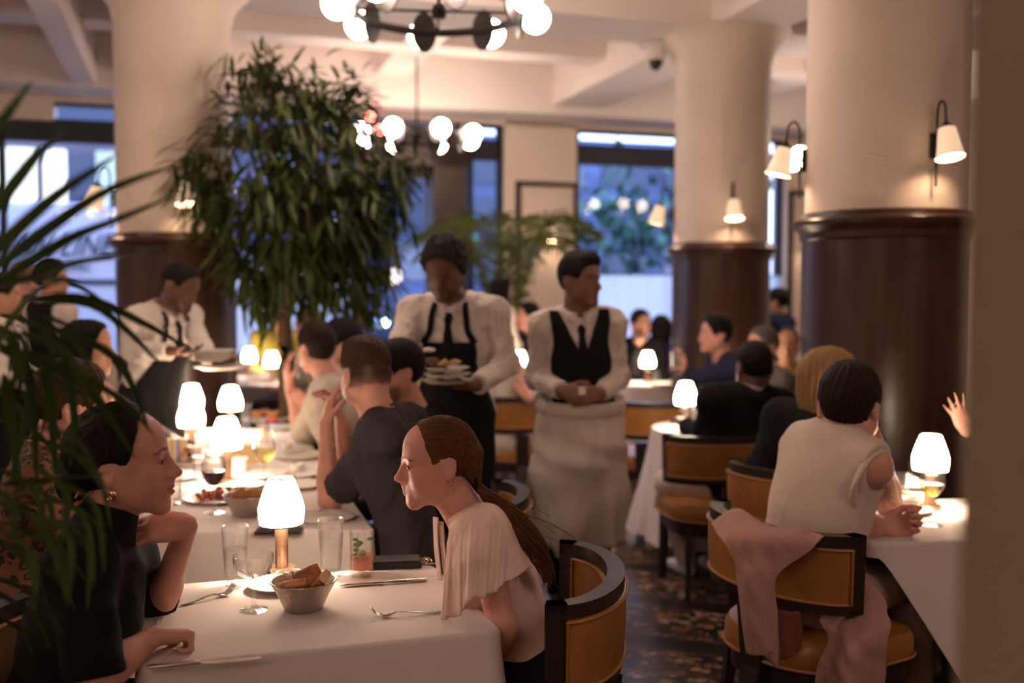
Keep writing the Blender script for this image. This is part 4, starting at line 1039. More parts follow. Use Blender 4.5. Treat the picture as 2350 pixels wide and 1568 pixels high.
def trousers(mat, g=.012, name='trousers', seed=3, shoes=True, shoe=shoe):
    def fn(fig, root, h):
        lo, hi = fig.bounds([fig.Pv, *fig.K, *fig.An], .17); lo[2] = max(lo[2], .0); F_ = Field(lo, hi, max(h, .009)); c = fig.sc
        F_.ell(fig.Pv+fig.s*.03*c-fig.f*.01, A(.158*fig.W+g, .115*c+g, .125*c+g), fig.R, 0)
        for i in (0, 1):
            F_.cone(fig.H[i], fig.K[i], .083*c+g, .056*c+g, .05); F_.cone(fig.K[i], fig.An[i], .054*c+g, .043*c+g, .02)
        F_.half(fig.Pv+fig.s*.10, fig.s)
        fz = folds(seed, .005, 24.); v, f = F_.mesh(fz); link_mesh(name, v, f, mat, root)
        if shoes:
            for i in (0, 1):
                a = fig.An[i]; d = nrm(fig.fl+(fig.An[i]-fig.H[i])*A(.15, .15, 0)); S = Field(a-.26, a+.26, .008)
                S.cone(a+A(0, 0, -.02), a+A(0, 0, -.05)+d*.05, .044, .040, 0); S.cone(a*A(1, 1, 0)-d*.03+A(0, 0, .034), a*A(1, 1, 0)+d*.15+A(0, 0, .030), .036, .036, .03); S.half((0, 0, .002), (0, 0, -1))
                v, f = S.mesh(); link_mesh('shoe', v, f, shoe, root)
    return fn
def vest(mat, g=.022, depth=.22, back=True):
    def fn(fig, root, h):
        lo, hi = fig.bounds([fig.N, fig.Pv, *fig.S], .17); F_ = Field(lo, hi, max(h*.8, .005))
        fig.torso(F_, g)
        F_.half(fig.Pv+fig.s*(-.01), -fig.s)
        for i in (0, 1):
            q = (-1, 1)[i]; F_.half(fig.S[i]-fig.r*q*.016, fig.r*q, .01)
            F_.ell(fig.S[i]-fig.s*.05, A(.045, .10, .11), fig.R, .02, sub=True)
        # V opening
        a = fig.N+fig.f*.11-fig.s*depth
        F_.half(fig.N+fig.s*.028, fig.s)
        n1 = nrm(np.cross(fig.f, (fig.N-fig.s*.0+fig.r*.082)-a)); n2 = nrm(np.cross(fig.f, (fig.N-fig.s*.0-fig.r*.082)-a))
        if n1@fig.r < 0: n1 = -n1
        if n2@fig.r > 0: n2 = -n2
        w = F_.win(lo, hi)[1]; X, Y, Z = w
        d1 = (X-a[0])*n1[0]+(Y-a[1])*n1[1]+(Z-a[2])*n1[2]; d2 = (X-a[0])*n2[0]+(Y-a[1])*n2[1]+(Z-a[2])*n2[2]
        fr = (X-fig.N[0])*fig.f[0]+(Y-fig.N[1])*fig.f[1]+(Z-fig.N[2])*fig.f[2]
        wedge = np.maximum(np.maximum(d1, d2), -(fr-.0)); F_.d = np.maximum(F_.d, -wedge)
        v, f = F_.mesh(folds(5, .003)); link_mesh('vest', v, f, mat, root)
    return fn
def apron_bib(mat, top_=.20, hem=.28, halfw=.10, strap=True):
    """black bib apron: panel wrapped over the front, from chest to knee."""
    def fn(fig, root, h):
        rows = []; n = 21
        L = (fig.N-fig.Pv)@fig.s
        for k, t in enumerate(np.linspace(-top_, -(L+.02), 9)):
            w = np.interp(k, [0, 2, 5, 8], [.80, .9, 1.3, 1.5]); row = []
            for a in np.linspace(-w, w, n):
                d = fig.f*math.cos(a)+fig.r*math.sin(a); o = fig.N+fig.s*t+d*.5
                row.append(fig.T.hit(o, -d, .5, 0)+d*.014)
            rows.append(row)
        last = rows[-1]; c0 = sum(last)/n; zz = c0[2]
        for k, z in enumerate(np.linspace(zz-.06, max(hem, .2), 8)):
            row = []
            for j, a in enumerate(np.linspace(-1.5, 1.5, n)):
                p = last[j]+fig.f*(.02+.012*k)*math.cos(a)+fig.r*math.sin(a)*(.008*k)+ (fig.f*math.cos(a)+fig.r*math.sin(a))*.007*math.sin(a*6+k*.4)*min(k, 3); row.append(A(p[0], p[1], z))
            rows.append(row)
        m = MB().loft(rows, closed=False); o = m.build('apron', mat, root, autosmooth=None); s = o.modifiers.new('s', 'SOLIDIFY'); s.thickness = .006
        if strap:
            for q, cpt in ((-1, rows[0][0]), (1, rows[0][-1])):
                pts = [cpt+fig.s*(-.005)]
                for t, x in ((-.12, .088), (-.06, .080), (-.01, .072)):
                    oo = fig.N+fig.s*t+fig.r*q*x+fig.f*.5; pts.append(fig.T.hit(oo, -fig.f, .5, 0)+fig.f*.010)
                pts.append(fig.N+fig.r*q*.066+fig.s*.045-fig.f*.02)
                MB().tube(spline(pts, 20), .014, 6, flat=.25, up=fig.f).build('apron_strap', mat, root)
    return fn
def apron_waist(mat, z0, z1, rx=.185, ry=.15, seed=2, lean=(0, 0, 0)):
    """long white waist apron wrapped round hips and legs."""
    def fn(fig, root, h):
        n = 72; rings = []; r = random.Random(seed); ph = [r.uniform(0, 6) for _ in range(4)]
        rl = A(fig.fl[1], -fig.fl[0], 0); mid = fig.Pv*A(1, 1, 0); bot = (fig.An[0]+fig.An[1])/2*A(1, 1, 0)
        for k, z in enumerate(np.linspace(z0, z1, 26)):
            t = k/25; c = mid*(1-t)+bot*t+np.array(lean)*t+A(0, 0, z); ring = []
            for i in range(n):
                a = 2*PI*i/n
                fr = max(0, math.sin(a)); k2 = max(0, (t-.30)/.7)
                fo = (.004+.030*t)*(math.sin(a*5+ph[0]+t*2)*.5+math.sin(a*11+ph[1]-t*3)*.4)+.014*math.sin(t*13+a*2+ph[2])*math.sin(t*PI)+.016*math.sin(t*30-a*3)*math.exp(-((t-.36)/.10)**2)
                fo -= .075*k2**.8*fr*math.exp(-((a-PI/2-.12)/.20)**2)
                fo += .030*k2*fr*(math.exp(-((a-PI/2-.65)/.25)**2)+math.exp(-((a-PI/2+.45)/.25)**2))
                ax = rx*(.93+.24*min(t*2.5, 1)-.22*max(0, t-.40)); ay = ry*(.95+.20*min(t*3, 1)); ring.append(c+rl*math.cos(a)*(ax+fo)+fig.fl*math.sin(a)*(ay+fo)+A(0, 0, .02*math.sin(a*3+1)*t*t))
            rings.append(ring)
        m = MB().loft(rings, caps=False); o = m.build('apron', mat, root, autosmooth=None); s = o.modifiers.new('s', 'SOLIDIFY'); s.thickness = .005
        c = mid+A(0, 0, z0-.01); rr2 = [c+rl*math.cos(a)*(rx+.012)+fig.fl*math.sin(a)*(ry+.012)+A(0, 0, -.02*math.sin(a)) for a in np.linspace(0, 2*PI, 49)]
        MB().tube(rr2, .008, 8, flat=4.).build('waistband', mat, root)
    return fn
def jacket_collar(mat, shirt=None):
    def fn(fig, root, h):
        r0 = .070*fig.sc; c = fig.N+fig.s*.0+fig.f*.004; rings = [[], [], []]
        for a in np.linspace(math.radians(120), math.radians(420), 31):
            d = fig.r*math.cos(a)+fig.f*math.sin(a); fr = max(0, math.sin(a))
            rings[0].append(c+d*(r0+.002)+fig.s*(.035-.05*fr)); rings[1].append(c+d*(r0+.012)+fig.s*(.038-.05*fr)); rings[2].append(c+d*(r0+.040)+fig.s*(-.012-.06*fr))
        o = MB().loft(rings, closed=False).build('jacket_collar', mat, root); s = o.modifiers.new('s', 'SOLIDIFY'); s.thickness = .006
        if shirt: MB().tube([c+(fig.r*math.cos(a)+fig.f*math.sin(a))*(r0-.006)+fig.s*(.040-.02*max(0, math.sin(a))) for a in np.linspace(0, 2*PI, 33)], .008, 8, flat=2.).build('shirt_collar', shirt, root)
    return fn

def head_strands(H, root, mat, n, seed, tiep, off=.008, rad=.0011):
    """combed strands lying on the hair, from the hairline back to the tie."""
    r = random.Random(seed); m = MB(); C = A(0, -.013, .036); E = A(.0765+off, .0955+off, .0835+off); tp = (A(*tiep)-C)/E; tp = nrm(tp)
    for i in range(n):
        th = r.uniform(-1.62, 1.62); s0 = A(math.sin(th)*.94, .60-.50*abs(math.sin(th))**1.3, .76*math.cos(th)+.0); s0 = nrm(s0); e = nrm(tp+A(r.gauss(0, .10), r.gauss(0, .03), r.gauss(0, .09))); pts = []
        a0 = r.uniform(0, .35); a1 = r.uniform(.6, 1.)
        for t in np.linspace(a0, a1, 12):
            q = nrm(s0*(1-t)+e*t+A(math.sin(th), 0, .35)*.35*t*(1-t)); pts.append(H.w(*(C+q*E*(1.0+r.uniform(-.002, .006)))))
        m.tube(pts, [rad*.5]+[rad]*10+[rad*.5], 5)
    return m.build('hair_strands', mat, root, autosmooth=None)
# ================================================================== fixed lights of the room
def col_sconce(c, ang, lab, z=2.115, sc=1.):
    d = A(math.cos(ang), math.sin(ang), 0); return sconce(lab, A(c[0], c[1], z)+d*.357, ang, sc=sc)
a_f = math.radians(-72); a_l = math.radians(198)
col_sconce((1.72, 4.62), math.radians(172), 'lit sconce on the left edge of the big right column', 2.14, .92)
col_sconce((1.72, 4.62), math.radians(-79), 'lit sconce on the big right column, next to the olive pier', 2.15, .92)
col_sconce((GM[0], GM[1]), math.radians(172), 'lit sconce on the left side of the column behind the seated diners')
col_sconce((GM[0], GM[1]), math.radians(-91), 'lit sconce facing the room on the column behind the seated diners')
col_sconce((-2.15, 6.40), a_l, 'lit sconce on the left column in front of the van window')
col_sconce((-2.15, 6.40), math.radians(-64), 'lit sconce on the left column half hidden by ficus leaves')
sconce('lit sconce on the pale wall pier above the vest waiter', G(-.12, VW-.001, 2.13), math.radians(-72))
sconce('lit sconce on the far wall pier between the two right columns', G(3.2, VW-.001, 2.13), math.radians(-72))
chandelier('dark ring chandelier with opal globes hanging above the room in front', P(1007, 26, 5.3))
chandelier('ring chandelier with opal globes near the entrance, partly behind the ficus', A(P(957, 290, 9.0)[0], 9.0, 2.91), phase=17)
chandelier('ring chandelier with opal globes at the far right behind the column', A(3.05, 9.0, 2.72))
globe_dim = [emit('opal_globe_side', (1, .78, .64), 34.), emit('opal_globe_dim', (1, .74, .63), 27.), emit('opal_globe_low', (1, .74, .63), 27.)]
for i, (x, y) in enumerate(((-4.2, 3.4), (-1.4, -1.6), (3.0, .2))):
    chandelier('ring chandelier over the unseen part of the room behind the camera', A(x, y, 3.04), globe=globe_dim[i])
q = P(1505, 133, 7.7); zb_ = 3.415
ns = thing('neon_sign', 'red neon light loops near the ceiling at the right edge of the ficus crown', 'sign', P(862, 287, 9.7))
neon = emit('red_neon', (1, .10, .07), 28.)
for px, py, rr_ in ((850, 268, .03), (872, 298, .035), (884, 300, .02), (893, 301, .02)): MB().tube([P(px, py, 9.7)+A(rr_*math.cos(a), 0, rr_*math.sin(a)) for a in np.linspace(0, 2*PI, 17)], .008, 6).build('neon_tube', neon, ns)
MB().box(P(868, 285, 9.75), (.26, .02, .03), R18@roty(.5)).build('bracket', framem, ns)
MB().tube([P(868, 285, 9.75), P(868, 285, 9.75)*A(1, 1, 0)+A(0, 0, 3.34)], .006, 6).build('hanging_rod', framem, ns)
sc_ = thing('security_camera', 'white dome security camera under a ceiling beam left of the right columns', 'security camera', q)
MB().lathe([(.13, zb_-q[2]), (.14, zb_-q[2]-.015), (.11, zb_-q[2]-.03), (.075, zb_-q[2]-.035), (.07, -.01), (.06, -.02)], 28, q).build('housing', porc, sc_)
MB().ball(q+A(0, 0, -.02), (.055, .055, .075), 18, 12).build('dome', blackm, sc_)
# ================================================================== near table
TZ = .742
def onT(px, py, z=TZ): return T(px, py, z)
near = [A(-.238, 2.865), A(-.027, 2.305), A(-.790, 2.075), A(-.985, 2.640)]
ol = round_outline(near, .035)
tablecloth('white tablecloth on the nearest table, between the two women in front', ol, TZ, .52, .016, .24, 3, crease=.0008)
table('small square table under the nearest white cloth', ol, TZ-.004)
table_lamp('glowing table lamp on the nearest table, standing by the bread bowl', onT(647, 1316))
tumbler('tall glass of water on the nearest table beside the woman in black', onT(541, 1346), .62)
tumbler('tall glass of water on the nearest table right of the lamp', onT(760, 1326), .78)
coupe('stemmed coupe glass with etched lines on the nearest table', onT(583, 1401))
plate('white side plate under the ramekin on the nearest table', onT(638, 1350), .083)
ramekin('white butter ramekin on the side plate behind the bread bowl', onT(663, 1345)+A(0, 0, .007), .036, .030, pbr('butter', (.88, .80, .55), .5))
bc = onT(697, 1398)
bread_bowl('hammered metal bread bowl on the nearest table', bc, None)
bread_piece('dark crusted bread slice standing highest in the near bread bowl', bc+A(.012, .012, .073), (.066, .056, .032), rotz(.5)@roty(-.35)@rotx(.95), 1)
bread_piece('pale bread piece lying at the front of the near bread bowl', bc+A(-.020, -.026, .066), (.066, .036, .020), rotz(.25)@roty(-.14)@rotx(.35), 2)
bread_piece('bread piece with pale crumb on the right side of the near bread bowl', bc+A(.042, -.006, .070), (.055, .050, .024), rotz(-.6)@roty(-.7)@rotx(.5), 3)
# cocktail
ck = onT(831, 1321); t = tumbler('short glass of pink cocktail with mint and lime on the nearest table', ck, .47, .128, .0345, .032, pinkdrink, 'cocktail glasses')
t.name = 'cocktail_glass'
mt = MB()
for i, (x, y, z, r_) in enumerate(((-.012, -.006, .088, .011), (-.016, .0, .072, .009), (-.004, -.012, .095, .010), (-.02, -.008, .058, .008), (.008, -.02, .05, .010), (-.014, -.022, .052, .009), (-.018, .004, .1, .008), (.024, -.004, .105, .008))):
    mt.ball((x, y, z), (r_, r_*.3, r_*.7), 8, 6)
mt.tube([(-.014, -.004, .05), (-.012, -.003, .09)], .001, 5)
local(mt, 'mint_sprig', green, t)
local(MB().ball((.002, -.012, .066), (.013, .005, .011), 12, 8), 'lime_wedge', lime, t)
# wallet phone with keys
w0 = onT(905, 1300); ph_ = thing('phone_wallet', 'black phone wallet at the far corner of the nearest table', 'wallet', w0, math.radians(8))
local(MB().box((0, 0, .011), (.155, .075, .020), bevel=.004), 'case', blackm, ph_); local(MB().box((.0, -.002, .0225), (.14, .068, .004), bevel=.0015), 'flap', pbr('black_leather', (.02, .018, .017), .55), ph_)
kb = onT(966, 1293); kk = thing('key_ring', 'bunch of small metal keys on the corner of the nearest table', 'keys', kb)
gold = pbr('gold_metal', (.65, .42, .18), .25, metal=1)
for i, (x, y, a) in enumerate(((.0, 0, .2), (.012, -.008, 1.2), (.02, .004, -.5))):
    local(MB().tube([A(x+.012*math.cos(f), y+.009*math.sin(f), .006+.007*math.sin(f+a)) for f in np.linspace(0, 2*PI, 17)], .0018, 6), 'ring', gold if i != 1 else steel, kk)
local(MB().box((.03, -.018, .004), (.035, .012, .003), rotz(.1), bevel=.001), 'key', steel, kk); local(MB().box((.01, .012, .006), (.03, .01, .003), rotz(-.4), bevel=.001), 'key', gold, kk)
cutlery('knife', 'steel knife lying beside the cocktail on the nearest table', onT(981, 1335), onT(778, 1349))
cutlery('knife', 'steel knife along the front edge of the nearest table', onT(336, 1538), onT(604, 1515))
cutlery('fork', 'steel fork lying by the hand of the woman in black', onT(415, 1393), onT(538, 1363))
cutlery('fork', 'steel fork lying by the sleeve of the woman in the pale blouse', onT(1012, 1408), onT(850, 1420))
# ================================================================== long table
lt = [A(-.466, 3.285), A(-1.44, 3.24), A(-2.16, 5.72), A(-1.235, 5.72)]
ol = round_outline(lt, .03)
tablecloth('white tablecloth on the long party table', ol, TZ, .5, .012, .06, 5)
table('long party table under the white cloth', ol, TZ-.004)
table_lamp('glowing table lamp on the long table, just behind the red wine glass', onT(522, 1108))
table_lamp('glowing table lamp on the long table, second on the left row', onT(440, 1046))
table_lamp('glowing table lamp on the long table, behind the first lamp pair', onT(530, 1000))
table_lamp('glowing table lamp at the far end of the long table', onT(441, 994))
wine_glass('glass of red wine at the near end of the long table', onT(492, 1177), redwine, s=1.0, level=.42)
wine_glass('glass of white wine on the long table beside the first lamp', onT(608, 1124), whitewine, s=1.08, level=.42)
tumbler('empty tumbler on the long table just behind the near lamp', onT(656, 1150), 0, .10, .038, .035)
tumbler('water glass on the long table by the nose of the woman in black', onT(398, 1158), .6, .12, .033, .028)
tumbler('tall water glass on the long table left of the red wine', onT(460, 1105), .7, .15)
tumbler('water glass on the long table right of the far lamps', onT(565, 985), .5, .14)
tumbler('water glass at the far end of the long table', onT(470, 960), .5, .14)
tumbler('amber drink glass on the long table right of the lamps', onT(603, 1012), .6, .12, .034, .03, whitewine)
b2 = onT(566, 1183); bread_bowl('bread bowl on the near end of the long table behind the lamp', b2, None, 1.0)
bread_piece('brown bread slice in the bowl on the long table', b2+A(-.02, .0, .07), (.05, .045, .05), rotz(.3)@roty(-.5), 11); bread_piece('pale bread slice in the bowl on the long table', b2+A(.025, .005, .07), (.07, .045, .045), rotz(-.2)@roty(-.2), 12)
fp = onT(500, 1148); plate('white plate of pink tartare on the long table', fp, .125)
r = random.Random(5); tartm = pbr('tartare', (.42, .08, .05), .5, noise=(60, .4))
fd = MB()
for i in range(60): fd.ball(fp+A(r.gauss(0, .032), r.gauss(0, .02), .014+abs(r.gauss(0, .010))), r.uniform(.007, .012), 7, 5)
tag(fd.build('tartare', tartm), 'heap of pink diced tartare on the plate at the long table', 'food')
hb = MB()
for i in range(26): hb.ball(fp+A(r.gauss(.035, .03), r.gauss(.01, .02), .03+r.uniform(0, .014)), (.006, .005, .003), 6, 4)
tag(hb.build('garnish', green), 'green herb garnish on the tartare plate', 'food')
ramekin('yellow sauce ramekin beside the tartare plate', onT(552, 1142), .036, .035, pbr('mustard', (.8, .55, .2), .5))
plate('empty white plate at the near right corner of the long table', onT(746, 1194), .105)
ph2 = MB().box(onT(641, 1222)+A(0, 0, .005), (.15, .07, .010), rotz(.05), bevel=.003).build('phone', blackm); tag(ph2, 'dark phone lying at the front edge of the long table', 'phone')
for px, py, rr_, lab in ((590, 1094, .13, 'round the foot of the white wine glass'), (676, 1092, .12, 'beside the raised forearm'), (690, 1050, .13, 'left of the grey shirted man'), (424, 1066, .10, 'under the striped box'), (690, 1118, .10, 'nearest to the elbow on the long table'), (610, 968, .15, 'under the pastries'), (640, 985, .12, 'with a red garnish'), (560, 1120, .085, 'in front of the first lamp'), (405, 1100, .10, 'left of the tall water glass'), (655, 1035, .14, 'farther along the right side of the long table'), (515, 1045, .11, 'between the lamps of the long table')):
    plate('white plate on the long table '+lab, onT(px, py), rr_)
ramekin('white cup beside the first lamp of the long table', onT(548, 1088)+A(0, 0, .008), .042, .06, name='cup')
ramekin('small white cup on the plate by the raised forearm', onT(683, 1085)+A(0, 0, .008), .032, .03)
ramekin('yellow dip cup left of the grey shirted man', onT(657, 1033)+A(0, 0, .008), .028, .028, pbr('yellow_dip', (.85, .5, .1), .5))
pst = pbr('pastry', (.62, .26, .08), .6)
for k, (px, py) in enumerate(((590, 962), (608, 958), (626, 963), (640, 960))):
    tag(MB().ball(onT(px, py)+A(0, 0, .032), (.04, .03, .022), 12, 8).build('pastry', pst), 'golden pastry on the plate at the far end of the long table', 'food', 'pastries on the far plate')
tag(MB().ball(onT(612, 975)+A(.03, 0, .025), (.045, .03, .015), 12, 8).build('tomato_slice', pbr('tomato', (.75, .10, .06), .4)), 'red tomato slice on a plate of the long table', 'food')
sb = thing('striped_box', 'small box with coloured stripes on the long table', 'box', onT(405, 1062))
for i, c in enumerate(((.8, .7, .6), (.8, .5, .1), (.75, .7, .7), (.35, .3, .55), (.85, .6, .2), (.8, .65, .55))): MB().box(onT(388+i*7.5, 1062)+A(0, 0, .062), (.0135, .03, .10), rotz(.2)).build('stripe', pbr('stripe_%d' % i, c, .6), sb, smooth=False)
cd = MB().box(onT(562, 1066)+A(0, 0, .045), (.12, .004, .085), rotz(.2)@rotx(-.25)).build('menu_card', pbr('card', (.62, .42, .2), .7), smooth=False); tag(cd, 'tan folded card standing behind the first lamp', 'card')
nk = sheet([[onT(340, 985)+A(0, 0, .02), onT(375, 975)+A(0, 0, .05), onT(415, 980)+A(0, 0, .02)], [onT(345, 972)+A(0, 0, .03), onT(380, 965)+A(0, 0, .07), onT(425, 968)+A(0, 0, .03)], [onT(352, 960)+A(0, 0, .02), onT(385, 955)+A(0, 0, .04), onT(430, 958)+A(0, 0, .02)]], 'napkin', linen, wrinkle=.006)
tag(nk, 'crumpled white napkin at the far left of the long table', 'napkin')
cutlery('knife', 'knife on the plate in front of the first long table lamp', onT(575, 1122), onT(610, 1140)); cutlery('fork', 'fork lying beside the empty plate on the long table', onT(700, 1176), onT(740, 1182)); cutlery('knife', 'knife on the long table left of the tartare', onT(425, 1150), onT(462, 1132))
# ================================================================== right table
rt = [A(1.13, 3.10), A(2.05, 3.22), A(1.98, 3.80), A(1.10, 3.72)]
ol = round_outline(rt, .06); tablecloth('white tablecloth hanging over the right table beside the knit vest', ol, TZ, .62, .022, .14, 9, dropf=lambda p: min(1., max(.06, ((p[0]-1.14)/.40 if p[1] < 3.3 else .0)))); table('square table under the right hand cloth', ol, TZ-.004)
table_lamp('glowing table lamp on the right table behind a wine glass', onT(2133, 1168))
wine_glass('glass of white wine standing in front of the right table lamp', onT(2137, 1206), whitewine, s=1.0, level=.35)
tumbler('empty tumbler beside the bare elbow on the right table', onT(2068, 1152), .0, .11, .040, .036); tumbler('tumbler left of the right table lamp', onT(2104, 1130), .5, .12)
plate('white saucer in front of the right table lamp', onT(2084, 1176), .085); ramekin('white cup on the saucer at the right table', onT(2082, 1174)+A(0, 0, .008), .04, .04, pbr('cream', (.85, .78, .6), .5), name='cup')
bw = onT(2098, 1150); ramekin('white bowl with a napkin on the right table', bw, .075, .045, None, name='bowl')
tag(sheet([[bw+A(-.05, -.03, .055), bw+A(-.03, 0, .105), bw+A(.0, .03, .06)], [bw+A(0, -.04, .06), bw+A(.02, 0, .085), bw+A(.04, .03, .06)], [bw+A(.05, -.03, .05), bw+A(.06, 0, .065), bw+A(.06, .03, .05)]], 'napkin', linen, wrinkle=.004), 'crumpled napkin in the bowl on the right table', 'napkin')
# ================================================================== tables further back
def rtable(c, r, lab, drop=.6, mat=None, seed=1):
    o = [A(c[0]+r*math.cos(2*PI*i/72), c[1]+r*math.sin(2*PI*i/72)) for i in range(72)]
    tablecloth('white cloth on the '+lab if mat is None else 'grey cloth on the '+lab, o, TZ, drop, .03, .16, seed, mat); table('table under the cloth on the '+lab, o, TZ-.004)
rtable(A(1.19, 5.75), .37, 'round table of the man in the black suit', seed=11)
table_lamp('glowing table lamp on the table of the man in the black suit', onT(1573, 985)+A(0, 0, 0))
c_ = wine_glass('stemmed glass on the table of the man in the black suit', onT(1571, 998), None, s=.8)
tumbler('water glass beside the black suit sleeve', onT(1600, 990), .5, .13)
plate('white plate on the table of the man in the black suit', onT(1592, 1000), .09)
rtable(A(1.13, 8.62), .42, 'far table by the cafe curtain', seed=12)
table_lamp('glowing table lamp on the far table by the cafe curtain', onT(1486, 880)); tumbler('glass on the far table by the cafe curtain', onT(1504, 884), .4, .12)
plate('white plate on the far table by the cafe curtain', onT(1525, 884), .12)
rtable(A(1.72, 6.5), .36, 'table of the grey suited man', seed=13)
table_lamp('glowing table lamp behind the head of the man in the black suit', onT(1684, 930))
rtable(A(.02, 8.6), .42, 'far table behind the two waiters', seed=14)
table_lamp('glowing table lamp between the two waiters', onT(1192, 878)); ramekin('white bowl under the lamp between the two waiters', onT(1186, 886), .07, .05, name='bowl'); ramekin('small white dish at the edge of the table between the waiters', onT(1197, 884), .05, .03)
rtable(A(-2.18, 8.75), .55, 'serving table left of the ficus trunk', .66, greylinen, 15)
table_lamp('glowing table lamp on the grey clothed table, farthest left', onT(573, 866)); table_lamp('glowing table lamp on the grey clothed table next to the ficus trunk', onT(624, 880))
for k, (px, py) in enumerate(((583, 874), (595, 872), (603, 880), (590, 884), (612, 886), (576, 884))):
    tumbler('small glass on the grey clothed table left of the ficus', onT(px, py), .4, .11, group='glasses on the grey clothed table')
plate('white plate on the grey clothed table', onT(605, 868), .11)
# unseen table and lamp added right of the camera to light the olive pier
rtable(A(.66, -.08), .25, 'unseen table added outside the picture beside the camera', seed=16); table_lamp('glowing table lamp added outside the picture to light the olive pier', A(.56, .06, TZ))
# ================================================================== chairs
def cf(px, py, z): return T(px, py, z)
chair('tan barrel chair of the woman in the pale blouse', (.112, 2.53, 0), math.radians(84))
chair('tan chair with the pink jacket hung over its back', (.876, 3.135, 0), math.radians(-59))
chair('tan chair of the man in the black suit', (1.05, 4.98, 0), math.radians(8))
chair('tan chair of the blond person, half hidden behind the pink jacket', (1.17, 4.02, 0), math.radians(-40))
chair('tan chair behind the vest waiter on his right hand side', (.05, 6.75, 0), math.radians(8))
chair('tan chair at the round table right of the vest waiter', (.86, 6.45, 0), math.radians(-12))
# ================================================================== the people in the picture
blouse_l = [None]
H_ = Head
def up(x=0., y=0.): return A(x, y, 1)
# --- woman in the pale blouse
hw_ = H_(P(1004, 1060, 2.56), 190, -6, 0, .955, 'f')
fg = Fig(hw_, P(1086, 1192, 2.58), P(1208, 1535, 2.62), 184, 'f', sc=.97, bust=True, el=(P(1152, 1445, 2.40), P(1100, 1400, 2.80)), wr=(A(-.03, 2.47, .63), A(-.06, 2.72, .64)), sh=(P(1112, 1246, 2.47), None))
hd = dict(fd=A(-1, .2, -.1), nd=A(0, 0, -1))
wb = person('woman in a pale blouse with a long auburn ponytail leaning over the nearest table', fg, None, 'fair', combed_back(.006, None, tuple(hw_.loc(P(1094, 1107, 2.56)))), 'auburn', .0042, hands=(hd, hd), tops=[top('blouse', blouse, .30, .010, None, .004, 21, .045, ff=20), trousers(trous, shoes=True)], eyes=True, gaze=0)
head_strands(hw_, wb, HAIR['auburn'], 260, 5, (0, -.105, -.02), .0055)
# ponytail
pm = MB(); r = random.Random(2)
base = [P(1090, 1105, 2.56), P(1118, 1138, 2.54), P(1160, 1172, 2.50), P(1212, 1230, 2.47), P(1250, 1290, 2.48), P(1262, 1340, 2.50)]
for i in range(110):
    a, q = r.uniform(0, 2*PI), math.sqrt(r.random()); ln = r.uniform(.72, 1.); pts = []
    for j, b in enumerate(base):
        w = (.006, .013, .026, .034, .026, .018)[j]; pts.append(b+A(math.cos(a)*q*w*.7, math.sin(a)*q*w*.9, math.sin(a*1.0+.4*j*(q-.5))*q*w)+A(r.gauss(0, .0022), r.gauss(0, .002), r.gauss(0, .0022)))
    sp = spline(pts, 22); k = max(6, int(22*ln)); pm.tube(sp[:k], list(np.linspace(.0026, .0012, k)), 5)
for i in range(26):       # loose hairs
    s0 = base[r.choice([1, 2, 2, 3])]; d = A(r.gauss(.02, .03), r.gauss(-.01, .02), r.gauss(-.02, .03)); pm.tube(spline([s0, s0+d*1.0+A(.03, -.01, -.02), s0+d*1.6+A(.06, -.01, -.06)], 8), .0005, 4)
pm.build('ponytail', HAIR['auburn'], wb)
MB().tube([P(1093, 1108, 2.56)+A(.0, .017*math.cos(a), .017*math.sin(a)) for a in np.linspace(0, 2*PI, 17)], .006, 6).build('hair_tie', HAIR['dark'], wb)
for i, pts in enumerate((((1000, 1186), (1001, 1250), (1010, 1330)), ((1012, 1196), (1016, 1255), (1026, 1345)))):   # front ties of the blouse
    sheet([[P(x-5, y, 2.52-.012*i), P(x+5, y+2, 2.50-.012*i)] for x, y in pts], 'neck_ribbon', blouse, wb, .003, 8, 24, .002)
MB().tube([hw_.w(-.081, -.021, -.046)+hw_.R@A(0, .008*math.cos(a), .008*math.sin(a)) for a in np.linspace(0, 2*PI, 17)], .0012, 5).build('earring', gold, wb)
# flutter sleeve on the near shoulder
rows = []
top_ = [P(1030, 1214, 2.45), P(1055, 1196, 2.43), P(1090, 1180, 2.42), P(1132, 1180, 2.42), P(1165, 1198, 2.45), P(1190, 1224, 2.50)]
bot_ = [P(1011, 1420, 2.36), P(1052, 1417, 2.31), P(1078, 1376, 2.30), P(1118, 1372, 2.28), P(1156, 1340, 2.31), P(1222, 1300, 2.42)]
rows.append([p+A(.012*(k-2.5)*.3, .085, .010-.004*abs(k-2)) for k, p in enumerate(top_)])
for t in (0, .2, .45, .7, 1.):
    row = []
    for k, (a, b) in enumerate(zip(top_, bot_)): row.append(a*(1-t)+b*t+A(0, -1, 0)*(.035*math.sin(PI*min(1, t*1.25))*math.sin(PI*(k+.6)/6))+A(0, -1, 0)*(.010*t*(-1)**k))
    rows.append(row)
Rr = np.array([spline(np.array(rw), 60) for rw in rows])
v = np.array([spline(Rr[:, j], 24) for j in range(60)])
for j in range(60):
    for i in range(24): v[j, i] += A(.1, -1, 0)*(.006*(i/23)**1.2*math.sin(j*.62)+.003*(i/23)*math.sin(j*1.5+1))
f = [(j*24+i, j*24+i+1, (j+1)*24+i+1, (j+1)*24+i) for j in range(59) for i in range(23)]
o = link_mesh('flutter_sleeve', v.reshape(-1, 3), f, blouse, wb); o.modifiers.new('s', 'SOLIDIFY').thickness = .0022
